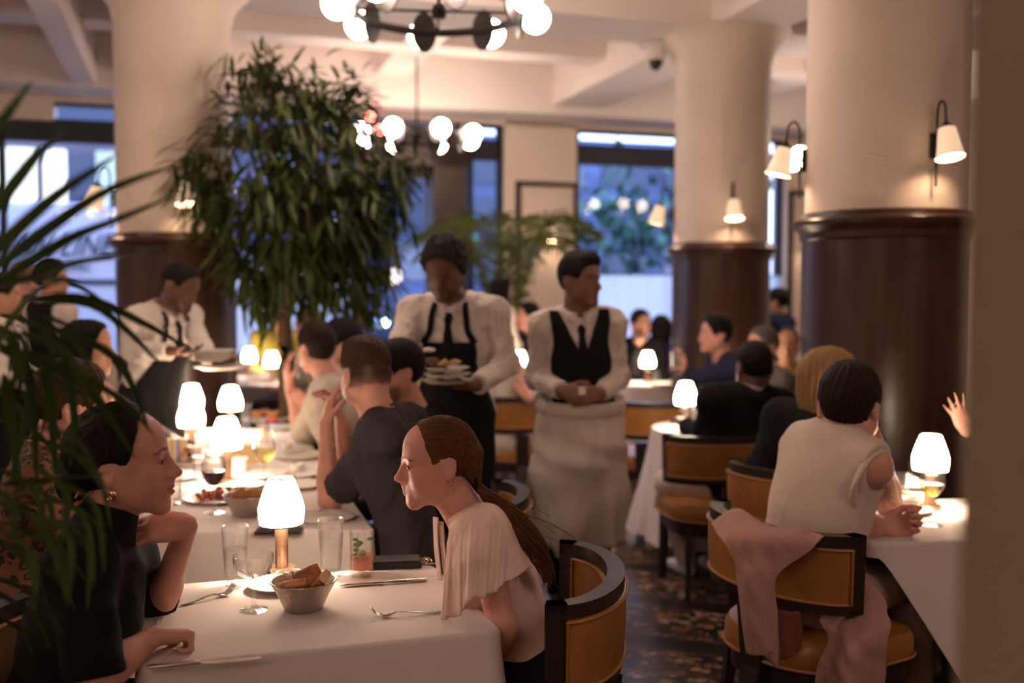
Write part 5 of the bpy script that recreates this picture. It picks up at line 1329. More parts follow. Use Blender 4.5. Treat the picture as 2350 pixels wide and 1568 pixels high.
# --- woman in the black turtleneck
hk = H_(P(283, 1062, 2.15), 15, 2, 0, 1.0, 'f')
fg = Fig(hk, P(232, 1232, 2.19), P(130, 1690, 2.15), 12, 'f', sc=1.02, el=(P(362, 1402, 2.46), P(218, 1560, 2.00)), wr=(P(430, 1206, 2.24), P(350, 1462, 2.14)), sh=(P(285, 1285, 2.36), P(185, 1300, 2.05)))
wk = person('woman in a black turtleneck resting her chin on her hand at the nearest table', fg, None, 'fair', combed_back(.015, ((0, -.105, -.03), (.05, .035, .05))), 'black', .0042,
    hands=(dict(fd=A(-.95, -.20, -.06), nd=A(-.1, .75, -.65), fing=[(22, 20, 10), (18, 18, 10), (14, 16, 10), (8, 14, 8)], spread=5, thumb=(10, 5)), dict(fd=A(.78, .5, -.12), nd=A(.2, -.2, -1), fing=[(78, 85, 45), (80, 85, 45), (82, 85, 45), (84, 85, 45)], spread=5, thumb=(25, 45))),
    tops=[top('turtleneck', blackc, 1.0, .014, 'turtle', .005, 31, .02, .006), trousers(trous)], eyes=True, gaze=0)
head_strands(hk, wk, HAIR['dark'], 220, 6, (0, -.11, -.03), .014)
for dy in (0, .006): MB().tube([hk.w(.084, -.020+dy, -.050)+hk.R@A(.003*math.sin(a), .006*math.sin(a), .008*math.cos(a)-.005) for a in np.linspace(0, 2*PI, 21)], .0020, 6).build('earring', gold, wk)
MB().tube([P(178, 1120+i*12, 1.99)+A(.006*math.sin(i*2), 0, 0) for i in range(6)], [.005, .011, .004, .012, .005, .004], 6, flat=.4).build('hair_clip', gold, wk)
chair('tan chair under the woman in the black turtleneck', (-1.02, 2.10, 0), math.radians(-80))
# --- person in the leopard print
hl = H_(P(160, 928, 3.02), 42, -10, 8, 1.06, 'm')
fg = Fig(hl, P(100, 1045, 3.02), P(40, 1400, 3.0), 20, 'm', el=(A(-1.42, 3.35, .74), A(-1.30, 2.95, .70)), wr=(A(-1.38, 3.45, .80), A(-1.30, 3.15, .78)))
person('person in a leopard print shirt seated behind the woman in black', fg, None, 'fair', short_hair(.020, .008, .062, -.05), 'brown', .007, tops=[top('leopard_shirt', leo, 2., .016, 'shirt', .005, 4), trousers(trous)])
# --- diner with raised hand beyond the leopard print
fg = Fig(H_(P(203, 800, 4.4), 10, -5, 0, 1., 'f'), P(186, 872, 4.4), P(100, 1150, 4.4), 0, 'f', el=(A(-1.62, 4.75, .79), P(235, 985, 4.25)), wr=(A(-1.5, 4.6, .80), P(248, 945, 4.2)))
person('dark haired diner at the left of the long table behind the palm leaves', fg, None, 'tan', long_hair(.012, .12), 'black', .009, hands=(None, dict(fd=A(.1, 0, 1), nd=A(-1, .2, 0))), tops=[top('dark_top', charcoal, 2., .014, 'crew', .005, 8), trousers(trous)])
# --- three standing people at the left window
def standing(label, px, py, Y, az, sex, skin, hair, hcol, tops, az_t=None, pitch=0, sc=1., el=None, wr=None, hands=None, h=.010, stub=0, lean=(0, 0)):
    c = P(px, py, Y); az_t = az if az_t is None else az_t; N = c+A(-math.cos(math.radians(az))*.015+lean[0], -math.sin(math.radians(az))*.015+lean[1], -.165*sc)
    fg = Fig(H_(c, az, pitch, 0, sc, sex), N, A(N[0]-lean[0]*2, N[1]-lean[1]*2, N[2]-.50*sc), az_t, sex, seated=False, sc=sc, el=el, wr=wr)
    return person(label, fg, None, skin, hair, hcol, h, hands=hands, tops=tops, stub=stub)
standing('waiter in a dark vest and light sleeves standing at the van window, facing right', 118, 640, 6.7, 20, 'm', 'tan', short_hair(.03, .014), 'black', [top('shirt', shirtw, 2., .016, 'shirt', .006, 3), vest(blackc), trousers(trous)], az_t=60)
standing('bald man in a dark suit standing at the van window', 58, 640, 7.2, 60, 'm', 'fair', None, 'brown', [top('suit_jacket', suit, 2., .022, None, .004, 6), jacket_collar(suit, shirtw), trousers(suit)], az_t=40)
standing('dark haired waiter in a white shirt at the very left edge by the window', 8, 678, 6.0, 25, 'm', 'tan', short_hair(.02, .010), 'dark', [top('shirt', shirtw, 2., .018, 'shirt', .007, 5), trousers(trous), apron_bib(blackc)], az_t=10, sc=.98)
# --- man in the grey tee
fg = Fig(H_(P(839, 858, 3.45), 125, -4, 0, 1.02), P(872, 958, 3.45), P(965, 1335, 3.42), 155, 'm', el=(P(757, 1150, 3.60), P(800, 1120, 3.85)), wr=(P(748, 975, 3.60), P(785, 965, 3.74)), sh=(P(885, 1000, 3.32), None))
person('man in a dark grey tee with clasped hands at the long table', fg, None, 'fair', fade_hair(.018, .022), 'brown', .0055, stub=2,
    hands=(dict(fd=A(.18, .05, 1), nd=A(1, .3, 0), curl=(18, 22, 12), thumb=(20, 20)), dict(fd=A(-.30, -.1, 1), nd=A(-1, -.3, 0), curl=(35, 40, 20), thumb=(20, 30))), tops=[top('tee_shirt', charcoal, .80, .012, 'crew', .006, 41, .03, .012, ff=30), trousers(trous)])
chair('tan chair under the man in the dark grey tee', (-.12, 3.46, 0), math.radians(80))
# --- man with glasses
hg = H_(P(911, 854, 4.0), 200, -6, 0, 1.03)
fg = Fig(hg, P(955, 955, 4.05), P(1000, 1265, 4.05), 165, 'm')
gm = person('bearded man in black wearing glasses, behind the man in the grey tee', fg, None, 'fair', short_hair(.018, .008), 'black', .007, stub=1, tops=[top('black_shirt', blackc, 2., .014, 'crew', .005, 9), trousers(trous)])
g = MB()
for q in (-1, 1):
    g.tube([hg.w(q*.078, -.015, .010), hg.w(q*.076, .05, .010), hg.w(q*.060, .098, .008)], .003, 6); g.tube([hg.w(q*.033+.024*math.cos(a), .103, .002+.019*math.sin(a)) for a in np.linspace(0, 2*PI, 21)], .0025, 6)
g.tube([hg.w(-.01, .106, .006), hg.w(.01, .106, .006)], .0022, 6).build('eyeglasses', blackm, gm)
# --- man in the cream tee with tattoo, and the dark head beside him
fg = Fig(H_(P(727, 800, 4.85), 128, -3, 0, 1.03), P(758, 872, 4.85), P(815, 1130, 4.9), 150, 'm', el=(P(694, 1000, 5.15), P(735, 985, 5.2)), wr=(P(664, 885, 5.15), P(700, 930, 5.1)), sh=(P(748, 905, 4.72), None))
person('man in a cream tee with a raised hand beside the long table', fg, None, 'fair', short_hair(.022, .007), 'dark', .008, hands=(dict(fd=A(-.15, 0, 1), nd=A(.9, .5, 0), curl=(15, 20, 12), spread=6), None), tops=[top('cream_tee', tee, .95, .018, 'crew', .006, 12, .03, .012), trousers(trous)])
fg = Fig(H_(P(783, 790, 5.4), 190, 0, 0, 1.02), P(800, 862, 5.42), P(840, 1095, 5.42), 190, 'm')
person('dark haired diner half hidden behind the man in the cream tee', fg, None, 'fair', short_hair(.03, .012), 'black', .010, tops=[top('dark_shirt', navy, 2., .014, 'crew', .005, 13), trousers(trous)])
# --- waiter on the left, in front of the column
fg = Fig(H_(P(414, 658, 5.15), -18, -24, 0, 1.0), P(378, 712, 5.18), P(345, 905, 5.25), -25, 'm', seated=False, el=(P(462, 792, 5.10), P(300, 808, 5.05)), wr=(P(478, 822, 4.95), P(392, 806, 4.90)), hw=.185)
wl_ = person('waiter in white shirt and black apron carrying plates in front of the left column', fg, None, 'dark', short_hair(.008, .003), 'black', .008, stub=1,
    hands=(dict(fd=A(.6, -.3, -.1), nd=A(0, 0, 1), curl=(10, 15, 10)), dict(fd=A(1, -.1, -.1), nd=A(0, 0, 1), curl=(20, 25, 15))), tops=[top('shirt', shirtw, 2., .018, 'shirt', .007, 15, .06, ff=38), tie(blackc), trousers(trous), apron_bib(blackc, .17, .30)])
for k in range(5): plate('white plate in the stack carried by the left waiter', P(490, 829-k*4.5, 4.92), .115, group='plates carried by the left waiter')
plate('wide white dish held low by the left waiter', P(505, 848, 4.85), .125)
# --- waiter in the middle
fg = Fig(H_(P(1021, 618, 4.42), -104, -34, -4, 1.04), P(1040, 694, 4.56), P(1046, 955, 4.62), -98, 'm', seated=False, W=1.1, hw=.185, el=(P(1166, 835, 4.52), P(906, 815, 4.42)), wr=(P(1092, 886, 4.28), P(958, 842, 4.22)))
wm_ = person('curly haired waiter in white shirt and black apron holding plates in the middle', fg, None, 'dark', afro_hair(), 'curly', .007, stub=1,
    hands=(dict(fd=A(-1, -.2, 0), nd=A(0, 0, 1), curl=(15, 20, 12)), dict(fd=A(.7, -.4, .3), nd=A(.2, -.2, -1), curl=(60, 55, 30))), tops=[top('shirt', shirtw, 2., .020, 'shirt', .008, 17, .06, ff=38), tie(blackc), trousers(trous), apron_bib(blackc, .165, .30)])
for k in range(3): plate('white plate with leftovers in the stack held by the middle waiter', P(1024, 879-k*14, 4.20), (.118, .108, .100)[k], group='plates held by the middle waiter')
ft = MB(); r = random.Random(9); fm = pbr('leftover_food', (.60, .36, .14), .6, noise=(40, .4))
for i in range(40): ft.ball(P(1024, 843, 4.20)+A(r.gauss(0, .03), r.gauss(0, .02), .012+r.uniform(0, .014)), (r.uniform(.008, .018), .010, .006), 6, 5)
tag(ft.build('leftovers', fm), 'leftover food on the top plate held by the middle waiter', 'food')
fk = thing('serving_spoon', 'pale serving spoon in the hand of the middle waiter', 'spoon', P(975, 806, 4.15)); MB().tube([P(945, 822, 4.16), P(972, 808, 4.15), P(984, 804, 4.15)], [.004, .005, .006], 6).build('handle', steel, fk); MB().ball(P(985, 803, 4.15), (.028, .012, .010), 10, 6).build('bowl', porc, fk)
# --- waiter in the vest
fg = Fig(H_(P(1331, 643, 4.58), -38, -3, 0, 1.0), P(1325, 722, 4.63), P(1330, 948, 4.66), -84, 'm', seated=False, hw=.158, el=(P(1420, 868, 4.66), P(1228, 868, 4.66)), wr=(P(1378, 903, 4.46), P(1288, 898, 4.46)), ankle=(A(.40, 4.64, .09), A(.22, 4.72, .10)))
wv_ = person('young waiter in a black vest and long white apron with clasped hands', fg, None, 'brown', short_hair(.026, .008, .060, -.05, None, .010), 'black', .006,
    hands=(dict(fd=A(-1, -.35, -.15), nd=A(-.1, 1, -.2), curl=(28, 35, 20)), dict(fd=A(1, -.35, -.15), nd=A(.1, 1, -.2), curl=(28, 35, 20))), tops=[top('shirt', shirtw, 2., .016, 'shirt', .007, 19, .06, ff=40), tie(blackc), vest(blackc, .028, .20), trousers(trous), apron_waist(apronw, 1.02, .34, .196, .172)])
tag(MB().box(P(1336, 897, 4.34), (.03, .012, .035), rotz(.2), bevel=.003).build('folded_paper', porc), 'folded white paper in the hands of the waiter in the vest', 'paper')
# --- seated woman in a white dress behind the middle waiter
fg = Fig(H_(P(1140, 772, 6.75), 70, 0, 0, 1., 'f'), P(1142, 838, 6.75), P(1150, 1010, 6.75), 70, 'f', el=(None, P(1216, 915, 6.55)), wr=(None, P(1160, 868, 6.75)))
person('woman in a white dress seated behind the middle waiter, bare arm bent', fg, None, 'fair', combed_back(.01), 'dark', .010, tops=[top('white_dress', apronw, 0., .012, None, .005, 22), trousers(apronw, .03, 'skirt', 5)])
# --- distant diners
def seated(label, px, py, Y, az, sex, skin, hair, hcol, mat, az_t=None, lean=0., h=.011, stub=0, el=None, wr=None, hands=None, pitch=0, sc=1., extra=(), sleeve=2., name='top', collar='crew', g=.014):
    c = P(px, py, Y); az_t = az if az_t is None else az_t; d = A(math.cos(math.radians(az_t)), math.sin(math.radians(az_t)), 0)
    N = c-d*.03*(1+lean)+A(0, 0, -.160*sc); Pv = N-d*lean*.45; Pv = A(Pv[0], Pv[1], .575)
    fg = Fig(H_(c, az, pitch, 0, sc, sex), N, Pv, az_t, sex, el=el, wr=wr, sc=sc)
    return person(label, fg, None, skin, hair, hcol, h, hands=hands, tops=[top(name, mat, sleeve, g, collar, .005, int(px) % 97)]+list(extra)+[trousers(trous)], stub=stub)
seated('diner in black with dark hair facing left between the two waiters', 1212, 726, 8.95, 195, 'm', 'fair', short_hair(.02, .008), 'black', blackc)
standing('dark haired woman in white standing by the entrance window', 1152, 668, 9.0, 30, 'f', 'tan', long_hair(.014, .16), 'black', [top('white_top', apronw, 2., .014, 'crew', .005, 2), trousers(trous)], h=.012, sc=.97)
seated('bearded man in a dark jacket with his hand at his chin by the cafe curtain', 1470, 744, 8.8, -62, 'm', 'fair', short_hair(.022, .008), 'dark', suit, az_t=-80, stub=1, el=(None, P(1448, 850, 8.6)), wr=(None, P(1464, 792, 8.62)), hands=(None, dict(fd=A(.2, 0, 1), nd=A(0, 1, 0), curl=(40, 40, 20))), collar=None, extra=(jacket_collar(suit, shirtw),), g=.02)
seated('diner in a purple top with long dark hair by the cafe curtain', 1517, 756, 9.0, 80, 'f', 'tan', long_hair(.016, .18), 'black', purple)
seated('man in a navy shirt leaning left in front of the far right column', 1642, 768, 6.55, 186, 'm', 'fair', short_hair(.028, .012), 'black', navy, lean=.55, el=(P(1600, 868, 6.40), P(1625, 880, 6.70)), wr=(P(1572, 850, 6.45), P(1590, 860, 6.7)), hands=(dict(fd=A(-.1, 0, 1), nd=A(-1, .2, 0), curl=(20, 50, 30)), None), h=.009)
seated('grey haired man in a grey suit partly hidden behind the man in the black suit', 1750, 796, 6.25, 205, 'm', 'fair', short_hair(.018, .006), 'grey', greys, az_t=200, collar=None, extra=(jacket_collar(greys, shirtw),), g=.022, h=.009)
seated('woman facing the camera beside the big right column', 1806, 792, 7.0, -105, 'f', 'tan', combed_back(.010), 'black', mustard, h=.010)
standing('person in a dark blue hooded jacket standing far back between the columns', 1784, 692, 9.2, 140, 'm', 'tan', short_hair(.02, .012), 'black', [top('hooded_jacket', navy, 2., .03, 'crew', .006, 6), trousers(trous)], h=.012, sc=.97)
seated('person in a mustard top seated far back behind the ficus trunk', 634, 724, 9.35, -70, 'm', 'tan', short_hair(.02, .008), 'black', mustard, h=.012)
seated('light haired diner in a pale top beside the ficus trunk', 704, 738, 8.3, 190, 'f', 'fair', long_hair(.014, .10), 'blond', tee, h=.012)
# --- man in the black suit
fg = Fig(H_(P(1730, 842, 5.0), 95, 0, 0, 1.08), P(1722, 902, 5.0), P(1665, 1108, 5.12), 112, 'm', sc=1.05, hw=.205, W=1.1, el=(P(1612, 1012, 5.2), P(1790, 1040, 5.15)), wr=(A(.95, 5.42, .80), A(1.12, 5.40, .80)), knee=(P(1532, 1108, 5.16), P(1600, 1110, 5.25)), ankle=(P(1575, 1290, 5.3)*A(1, 1, 0)+A(0, 0, .09), P(1650, 1285, 5.35)*A(1, 1, 0)+A(0, 0, .09)))
person('man in a black suit jacket and white trousers seen from behind at the round table', fg, None, 'dark', short_hair(.010, .004), 'black', .007, tops=[top('suit_jacket', suit, 2., .024, None, .005, 23, .0), jacket_collar(suit, shirtw), trousers(apronw, .014, shoe=porc)])
# --- blond person
fg = Fig(H_(P(1902, 884, 4.0), 38, 0, 0, 1.13, 'f'), P(1888, 962, 3.98), P(1856, 1216, 4.08), 40, 'f', sc=1.14, hw=.185, el=(P(1742, 1075, 4.08), None), wr=(A(1.22, 4.15, .78), A(1.42, 3.90, .80)), knee=(A(1.52, 4.08, .57), A(1.50, 3.88, .57)))
person('blond person in a black jacket seated beyond the knit vest', fg, None, 'fair', long_hair(.022, .115), 'blond', .007, tops=[top('black_jacket', suit, 2., .024, None, .005, 29, .0), jacket_collar(suit), trousers(trous)])
# --- man in the knit vest
hx = H_(P(1950, 932, 3.20), 58, -6, 0, 1.11)
fg = Fig(hx, P(1920, 1006, 3.18), A(.93, 3.17, .585), 40, 'm', sc=1.06, hw=.172, sh=(P(1832, 1030, 3.30), P(2000, 1075, 3.06)), el=(P(1962, 1204, 3.16), P(2040, 1158, 3.46)), wr=(P(2026, 1206, 3.20), P(2020, 1035, 3.32)))
xv = person('man in a cream knit vest with dark hair, seen from behind at the right table', fg, None, 'fair', short_hair(.020, .010, .062, -.062), 'dark', .0048,
    hands=(dict(fd=A(1, .15, -.02), nd=A(.1, -.75, .45), curl=(72, 70, 40), thumb=(20, 45)), dict(fd=A(-.35, -.15, .9), nd=A(-.9, .1, -.3), curl=(60, 70, 40), thumb=(15, 40))), tops=[top('knit_vest', knit, 0., .020, 'rib', .003, 33, .035, ff=14), trousers(beige, .016)])
MB().tube([fg.S[1]+fg.r*(.020-.012*(1-math.sin(a)))-fg.s*.040+fg.f*.086*math.cos(a)+fg.s*.100*math.sin(a) for a in np.linspace(0, 2*PI, 41)], .013, 8, flat=.7).build('armhole_rib', knit, xv)
# --- companion hidden by the pier, only fingers show
fg = Fig(H_(P(2345, 850, 3.9), 200, 0, 0, 1., 'f'), P(2350, 950, 3.9), A(2.25, 3.85, .575), 195, 'f', el=(None, P(2270, 1120, 3.80)), wr=(None, P(2222, 990, 3.74)))
person('diner hidden by the olive pier, only raised fingers showing above the right lamp', fg, None, 'fair', long_hair(.012, .14), 'dark', .008, hands=(None, dict(fd=A(-.5, 0, 1), nd=A(-.3, -1, 0), curl=(8, 10, 8), spread=9)), tops=[top('dark_top', blackc, 2., .014, 'crew', .005, 3), trousers(trous)])
# ================================================================== jacket over the chair back
jk = thing('jacket', 'dusty pink blazer draped over the chair back of the man in the knit vest', 'jacket', (.66, 2.70, .6))
D = lambda px, py, Y: P(px, py, Y)
sheet([[D(1632, 1204, 3.120), D(1690, 1168, 3.130), D(1760, 1206, 3.000), D(1830, 1212, 2.920), D(1890, 1232, 2.860)],
       [D(1656, 1240, 2.960), D(1700, 1228, 2.900), D(1760, 1230, 2.855), D(1820, 1240, 2.835), D(1866, 1258, 2.825)],
       [D(1688, 1290, 2.900), D(1715, 1285, 2.855), D(1748, 1282, 2.830), D(1778, 1290, 2.825), D(1806, 1300, 2.820)],
       [D(1694, 1345, 2.880), D(1715, 1345, 2.830), D(1737, 1338, 2.815), D(1757, 1345, 2.810), D(1778, 1338, 2.820)],
       [D(1702, 1420, 2.870), D(1720, 1425, 2.820), D(1740, 1412, 2.800), D(1760, 1425, 2.800), D(1782, 1420, 2.820)],
       [D(1716, 1500, 2.870), D(1735, 1505, 2.820), D(1755, 1505, 2.800), D(1770, 1520, 2.800), D(1786, 1536, 2.820)]], 'jacket_body', pinkc, jk, .006, 60, 60, .004)
sheet([[D(1958, 1305, 3.04), D(1985, 1330, 3.0), D(2008, 1352, 3.0)], [D(1886, 1400, 2.98), D(1962, 1395, 2.95), D(2036, 1395, 2.95)], [D(1900, 1470, 2.880), D(1966, 1470, 2.780), D(2040, 1452, 2.860)], [D(1872, 1560, 2.860), D(1950, 1562, 2.760), D(2028, 1540, 2.840)], [D(1852, 1680, 2.860), D(1940, 1690, 2.760), D(2012, 1680, 2.820)]], 'jacket_sleeve', pinkc, jk, .008, 50, 50, .007)
sheet([[D(1788, 1400, 2.900), D(1815, 1405, 2.900), D(1840, 1400, 2.920)], [D(1790, 1470, 2.900), D(1812, 1475, 2.880), D(1838, 1468, 2.920)], [D(1792, 1515, 2.900), D(1812, 1510, 2.880), D(1836, 1490, 2.920)]], 'jacket_lining', cloth('jacket_lining', (.20, .06, .05)), jk, .004, 20, 20, .003)
for k in range(3): MB().lathe([(0, 0), (.005, 0), (.006, .002), (.004, .004), (0, .004)], 12, D(1769+k, 1496+k*9, 2.794), R=rotx(PI/2)).build('button', pbr('button_%d' % k, (.30, .17, .15), .4), jk)
# ================================================================== plants
leafm = pbr('ficus_leaf', (.040, .055, .010), .5, noise=(2.5, .5), spec=.28)
bark = pbr('bark', (.10, .052, .028), .85, noise=(6, .3, (1, 1, .3)), bump=(30, .5))
potm = pbr('terracotta', (.14, .06, .035), .8, noise=(5, .2))
palmm = pbr('palm_leaf', (.045, .085, .022), .42, noise=(4, .35)); palmm2 = pbr('areca_leaf', (.13, .16, .025), .5, noise=(4, .3))
def leaf(mb, base, d, L, W, droop=.25):
    d = nrm(d); s = np.cross(d, A(0, 0, 1)); s = nrm(s) if np.linalg.norm(s) > .05 else A(1, 0, 0); u = np.cross(s, d); v = []
    for t, w in ((.0, .12), (.25, .85), (.55, 1.), (.8, .6)):
        c = base+d*L*t-A(0, 0, 1)*droop*L*t*t; v += [c-s*W*w/2+u*W*.12*w, c-u*W*.05, c+s*W*w/2+u*W*.12*w]
    v.append(base+d*L-A(0, 0, 1)*droop*L)
    f = []
    for j in range(3): f += [(j*3, j*3+1, j*3+4, j*3+3), (j*3+1, j*3+2, j*3+5, j*3+4)]
    f += [(9, 10, 12), (10, 11, 12)]; mb.add(v, f)
fb = A(-1.37, 6.12, 0)
ft_ = thing('ficus_tree', 'tall potted ficus with a dense round crown of long leaves', 'tree', fb)
MB().lathe([(0, 0), (.17, 0), (.21, .36), (.235, .37), (.235, .42), (.20, .42), (.19, .38), (0, .38)], 32, fb).build('pot', potm, ft_)
C0 = P(668, 425, 6.12); tr = MB()
tr.tube(spline([fb+A(-.02, 0, .38), P(652, 800, 6.12), P(655, 700, 6.12), P(640, 610, 6.12), P(632, 520, 6.12), P(640, 400, 6.1)], 30), np.linspace(.042, .02, 30), 10)
tr.tube(spline([P(655, 730, 6.12), P(668, 640, 6.12), P(690, 560, 6.10), P(700, 430, 6.1)], 20), np.linspace(.03, .015, 20), 8)
tr.tube(spline([fb+A(.05, .03, .38), P(665, 820, 6.15), P(662, 720, 6.15), P(676, 600, 6.15), P(740, 470, 6.2)], 24), np.linspace(.028, .014, 24), 8)
r = random.Random(11); lm = MB(); br = MB(); RAD = A(.66, .56, .68); cnt = 0
for i in range(430):
    th = r.uniform(0, 2*PI); cz = r.uniform(-.98, 1); q = math.sqrt(1-cz*cz); rad = r.uniform(.35, .97)**.5
    u = A(q*math.cos(th), q*math.sin(th), cz)
    lump = 1+.10*math.sin(th*3+1)+.06*math.sin(cz*7+th*2)
    p = C0+u*RAD*rad*lump
    if cz < -.35: p[2] -= r.uniform(-.05, .16)
    if np.hypot(p[0]+2.15, p[1]-6.40) < .50: continue
    for j in range(r.randint(8, 13)):
        o = p+A(r.gauss(0, .055), r.gauss(0, .055), r.gauss(0, .06)); out_ = nrm((o-C0)/RAD)
        d = out_*r.uniform(.35, .9)+A(r.gauss(0, .5), r.gauss(0, .4), r.gauss(0, .3))+A(0, 0, -1)*r.uniform(.1, 1.0)*(1 if cz < .75 else .25)
        tip = o+nrm(d)*.19
        if np.hypot(tip[0]+2.15, tip[1]-6.40) < .47 or np.hypot(o[0]+2.15, o[1]-6.40) < .45: continue
        leaf(lm, o, d, r.uniform(.11, .18), r.uniform(.024, .034), r.uniform(.15, .4))
    if i % 4 == 0 and np.hypot(p[0]+2.15, p[1]-6.40) > .75: tr.tube(spline([C0+A(0, 0, -.25)+A(r.gauss(0, .05), r.gauss(0, .05), 0), C0+u*RAD*rad*.5+A(0, 0, -.05), p], 8), np.linspace(.010, .004, 8), 5)
for px, py in ((415, 440), (430, 470), (445, 500), (520, 165), (830, 700), (845, 680), (820, 720), (905, 420), (915, 460), (880, 560), (870, 600), (540, 560), (560, 600), (880, 640), (760, 690), (790, 720), (850, 720), (835, 745), (560, 650), (600, 640), (540, 620), (800, 660), (870, 660)):
    for j in range(7): leaf(lm, P(px, py, 5.95+r.uniform(-.1, .2))+A(r.gauss(0, .03), 0, .08+r.gauss(0, .03)), A((px-668)/400+r.gauss(0, .25), -.2, -.7+r.gauss(0, .3)), r.uniform(.14, .2), .032, .2)
tr.build('trunk', bark, ft_); o = lm.build('foliage', leafm, ft_, autosmooth=None)
# ------------------------------------------------------------------ palms
def blade(mb, pts, W, n=12, curl=.15):
    sp = spline(pts, n); v = []
    for j, p in enumerate(sp):
        t = j/(n-1); w = W*(min(1, t*5+.25))*(1-t**2.6)+.0008; d = nrm(sp[min(j+1, n-1)]-sp[max(j-1, 0)]); s = nrm(np.cross(d, A(0, .75, .65))); u = np.cross(s, d)
        v += [p-s*w/2+u*w*curl, p, p+s*w/2+u*w*curl]
    f = []
    for j in range(n-1): f += [(j*3, j*3+1, j*3+4, j*3+3), (j*3+1, j*3+2, j*3+5, j*3+4)]
    mb.add(v, f)
pl = thing('potted_palm', 'dark green palm with long blades at the left edge close to the camera', 'potted plant', (-1.12, 1.35, 0))
MB().lathe([(0, 0), (.15, 0), (.19, .34), (.21, .35), (.21, .39), (.18, .39), (.17, .35), (0, .35)], 28, (-1.12, 1.35, 0)).build('pot', potm, pl)
stems = MB(); base = A(-1.12, 1.35, .36)
S1 = spline([base, A(-.95, 1.32, .9), P(-60, 1150, 1.34), P(-50, 800, 1.33), P(-45, 560, 1.3), P(-60, 380, 1.3)], 40); stems.tube(S1, np.linspace(.010, .004, 40), 7)
S2 = spline([base, A(-1.0, 1.4, .8), P(-90, 1230, 1.55), P(60, 1130, 1.6), P(140, 1090, 1.62)], 30); stems.tube(S2, np.linspace(.009, .003, 30), 7)
S3 = spline([base, A(-.98, 1.38, .9), P(-60, 900, 1.5), P(60, 690, 1.48), P(150, 640, 1.46)], 30); stems.tube(S3, np.linspace(.009, .003, 30), 7)
stems.build('stem', pbr('palm_stem', (.09, .10, .03), .5), pl)
B = [([(-45, 350), (20, 260), (76, 186)], 1.25, .020), ([(-40, 520), (76, 368), (158, 292)], 1.25, .024), ([(-45, 610), (117, 461), (275, 352)], 1.25, .026), ([(-40, 640), (147, 502), (270, 429), (412, 378)], 1.28, .026), ([(-30, 665), (147, 558), (273, 505), (396, 451)], 1.28, .026), ([(0, 660), (145, 614), (268, 587), (385, 563)], 1.30, .022),
     ([(60, 690), (200, 690), (330, 745), (452, 812)], 1.48, .030), ([(50, 690), (200, 700), (290, 760), (372, 842)], 1.48, .026), ([(30, 650), (150, 645), (268, 716)], 1.46, .020), ([(60, 740), (230, 800), (300, 880), (340, 985)], 1.5, .026), ([(0, 790), (180, 880), (250, 960), (310, 1054)], 1.5, .030), ([(60, 800), (230, 890), (300, 940), (352, 1000)], 1.5, .022),
     ([(0, 1115), (130, 1104), (255, 1086)], 1.55, .026), ([(20, 1165), (120, 1154), (191, 1178), (250, 1236)], 1.6, .022), ([(0, 1190), (72, 1190), (157, 1221), (222, 1290)], 1.6, .024), ([(-20, 1200), (60, 1216), (143, 1264), (207, 1347)], 1.6, .022), ([(40, 1215), (115, 1260), (152, 1325)], 1.6, .020), ([(-10, 1245), (60, 1273), (134, 1335), (174, 1404)], 1.6, .028), ([(-40, 1320), (40, 1350), (105, 1393), (150, 1466)], 1.6, .026), ([(-40, 1350), (30, 1385), (86, 1431), (116, 1495)], 1.6, .026), ([(-40, 1410), (20, 1432), (55, 1459), (78, 1509)], 1.6, .022),
     ([(100, 830), (118, 960), (130, 1120)], 1.55, .026), ([(60, 830), (75, 950), (85, 1130)], 1.55, .024), ([(150, 860), (170, 960), (160, 1080)], 1.55, .020), ([(10, 860), (30, 1000), (40, 1160)], 1.5, .028), ([(0, 1240), (70, 1300), (100, 1350)], 1.55, .020)]
bl = MB()
for pts, Y, w in B: blade(bl, [P(x, y, Y+.06*i) for i, (x, y) in enumerate(pts)], w*.74)
r = random.Random(21)
for i in range(34):
    x, y = r.uniform(-40, 120), r.uniform(700, 1250); L = r.uniform(120, 260); a = r.uniform(.5, 1.4)
    Y = r.uniform(1.4, 1.75); blade(bl, [P(x, y, Y), P(x+L*.5*math.cos(a*.6), y+L*.4*math.sin(a*.6), Y), P(x+L*math.cos(a), y+L*math.sin(a), Y+.03)], r.uniform(.010, .016))
bl.build('foliage', palmm, pl, autosmooth=None)
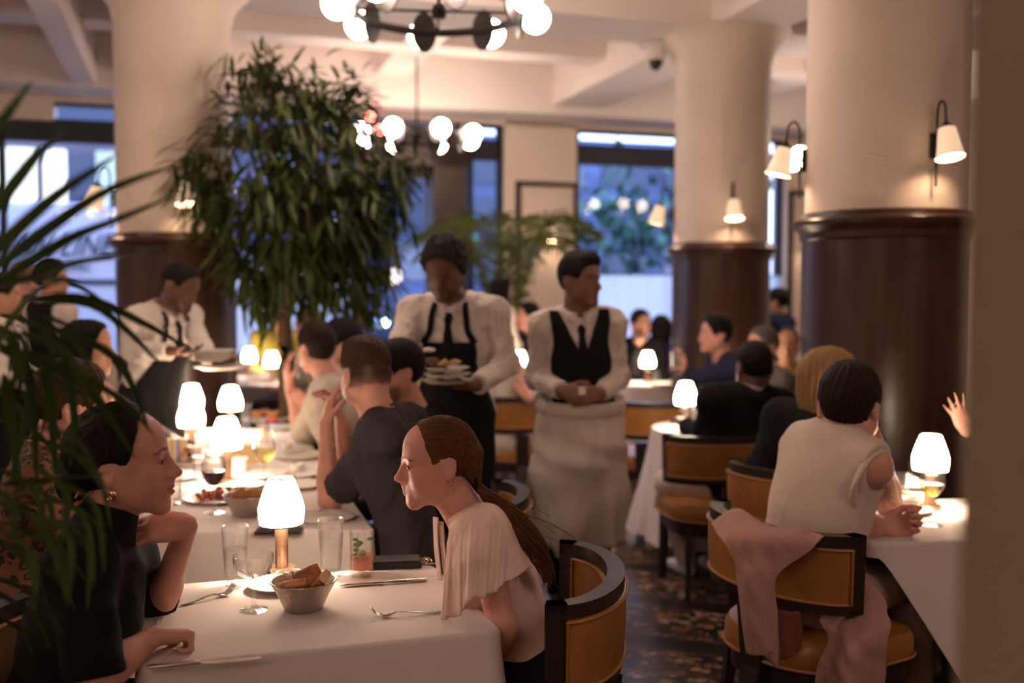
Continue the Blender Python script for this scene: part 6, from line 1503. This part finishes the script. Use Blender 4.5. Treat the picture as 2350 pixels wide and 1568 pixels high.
def palm(label, c, fr, mat, seed, H=1.2, L=1.0):
    r = random.Random(seed); t = thing('potted_palm', label, 'potted plant', c)
    MB().lathe([(0, 0), (.17, 0), (.21, .40), (.22, .42), (.19, .42), (0, .38)], 24, c).build('pot', potm, t); m = MB(); st = MB()
    for k in range(fr):
        a = 2*PI*k/fr+r.uniform(-.2, .2); d = A(math.cos(a), math.sin(a), 0); el = r.uniform(.5, 1.0)
        pts = spline([A(*c)+A(0, 0, .4), A(*c)+A(0, 0, H*.75)+d*.10, A(*c)+A(0, 0, H*(1.05+.3*el))+d*.38*L, A(*c)+A(0, 0, H*(1.0+.35*el))+d*.82*L], 26); st.tube(pts, np.linspace(.009, .002, 26), 5)
        for j in range(9, 26):
            tn = nrm(pts[min(j+1, 25)]-pts[j-1]); s = nrm(np.cross(tn, A(0, 0, 1)))
            for q in (-1, 1):
                dd = tn*.75+s*q*.8+A(0, 0, r.uniform(-.15, .15)); Lf = .34*math.sin(PI*(j-5)/24)+.06; blade(m, [pts[j], pts[j]+dd*Lf*.5+A(0, 0, .01), pts[j]+dd*Lf-A(0, 0, .10*Lf/.3)], .026, 5)
    st.build('stem', pbr('stem_%d' % seed, (.12, .13, .04), .5), t); m.build('foliage', mat, t, autosmooth=None); return t
palm('yellow green areca palm standing by the entrance behind the middle waiter', P(1158, 665, 9.75)*A(1, 1, 0), 14, palmm2, 6, 1.60, 1.0)
SKY = 4.2; EXPO = 0.5
# ================================================================== world, camera, render settings
wd = bpy.data.worlds.new('dusk'); SC.world = wd; wd.use_nodes = True
bgn = wd.node_tree.nodes['Background']; bgn.inputs[0].default_value = (.44, .58, 1, 1); bgn.inputs[1].default_value = SKY
cam = bpy.data.cameras.new('camera'); co = bpy.data.objects.new('camera', cam); COL.objects.link(co)
cam.sensor_width = 36; cam.lens = 36*F/2350; co.location = (0, 0, CAMZ); co.rotation_euler = (PI/2-TH, 0, 0)
cam.dof.use_dof = True; cam.dof.focus_distance = 2.50; cam.dof.aperture_fstop = 1.5; cam.dof.aperture_blades = 0
cam.clip_start = .05; cam.clip_end = 200
SC.camera = co
SC.view_settings.view_transform = 'Standard'; SC.view_settings.look = 'None'; SC.view_settings.exposure = EXPO; SC.view_settings.gamma = 1
SC.view_settings.use_curve_mapping = False
cy = SC.cycles
cy.max_bounces = 7; cy.diffuse_bounces = 4; cy.glossy_bounces = 3; cy.transmission_bounces = 5; cy.transparent_max_bounces = 16
cy.caustics_reflective = False; cy.caustics_refractive = False; cy.sample_clamp_indirect = 4; cy.sample_clamp_direct = 0
cy.use_denoising = True; cy.use_adaptive_sampling = True; cy.adaptive_threshold = .12; cy.adaptive_min_samples = 12
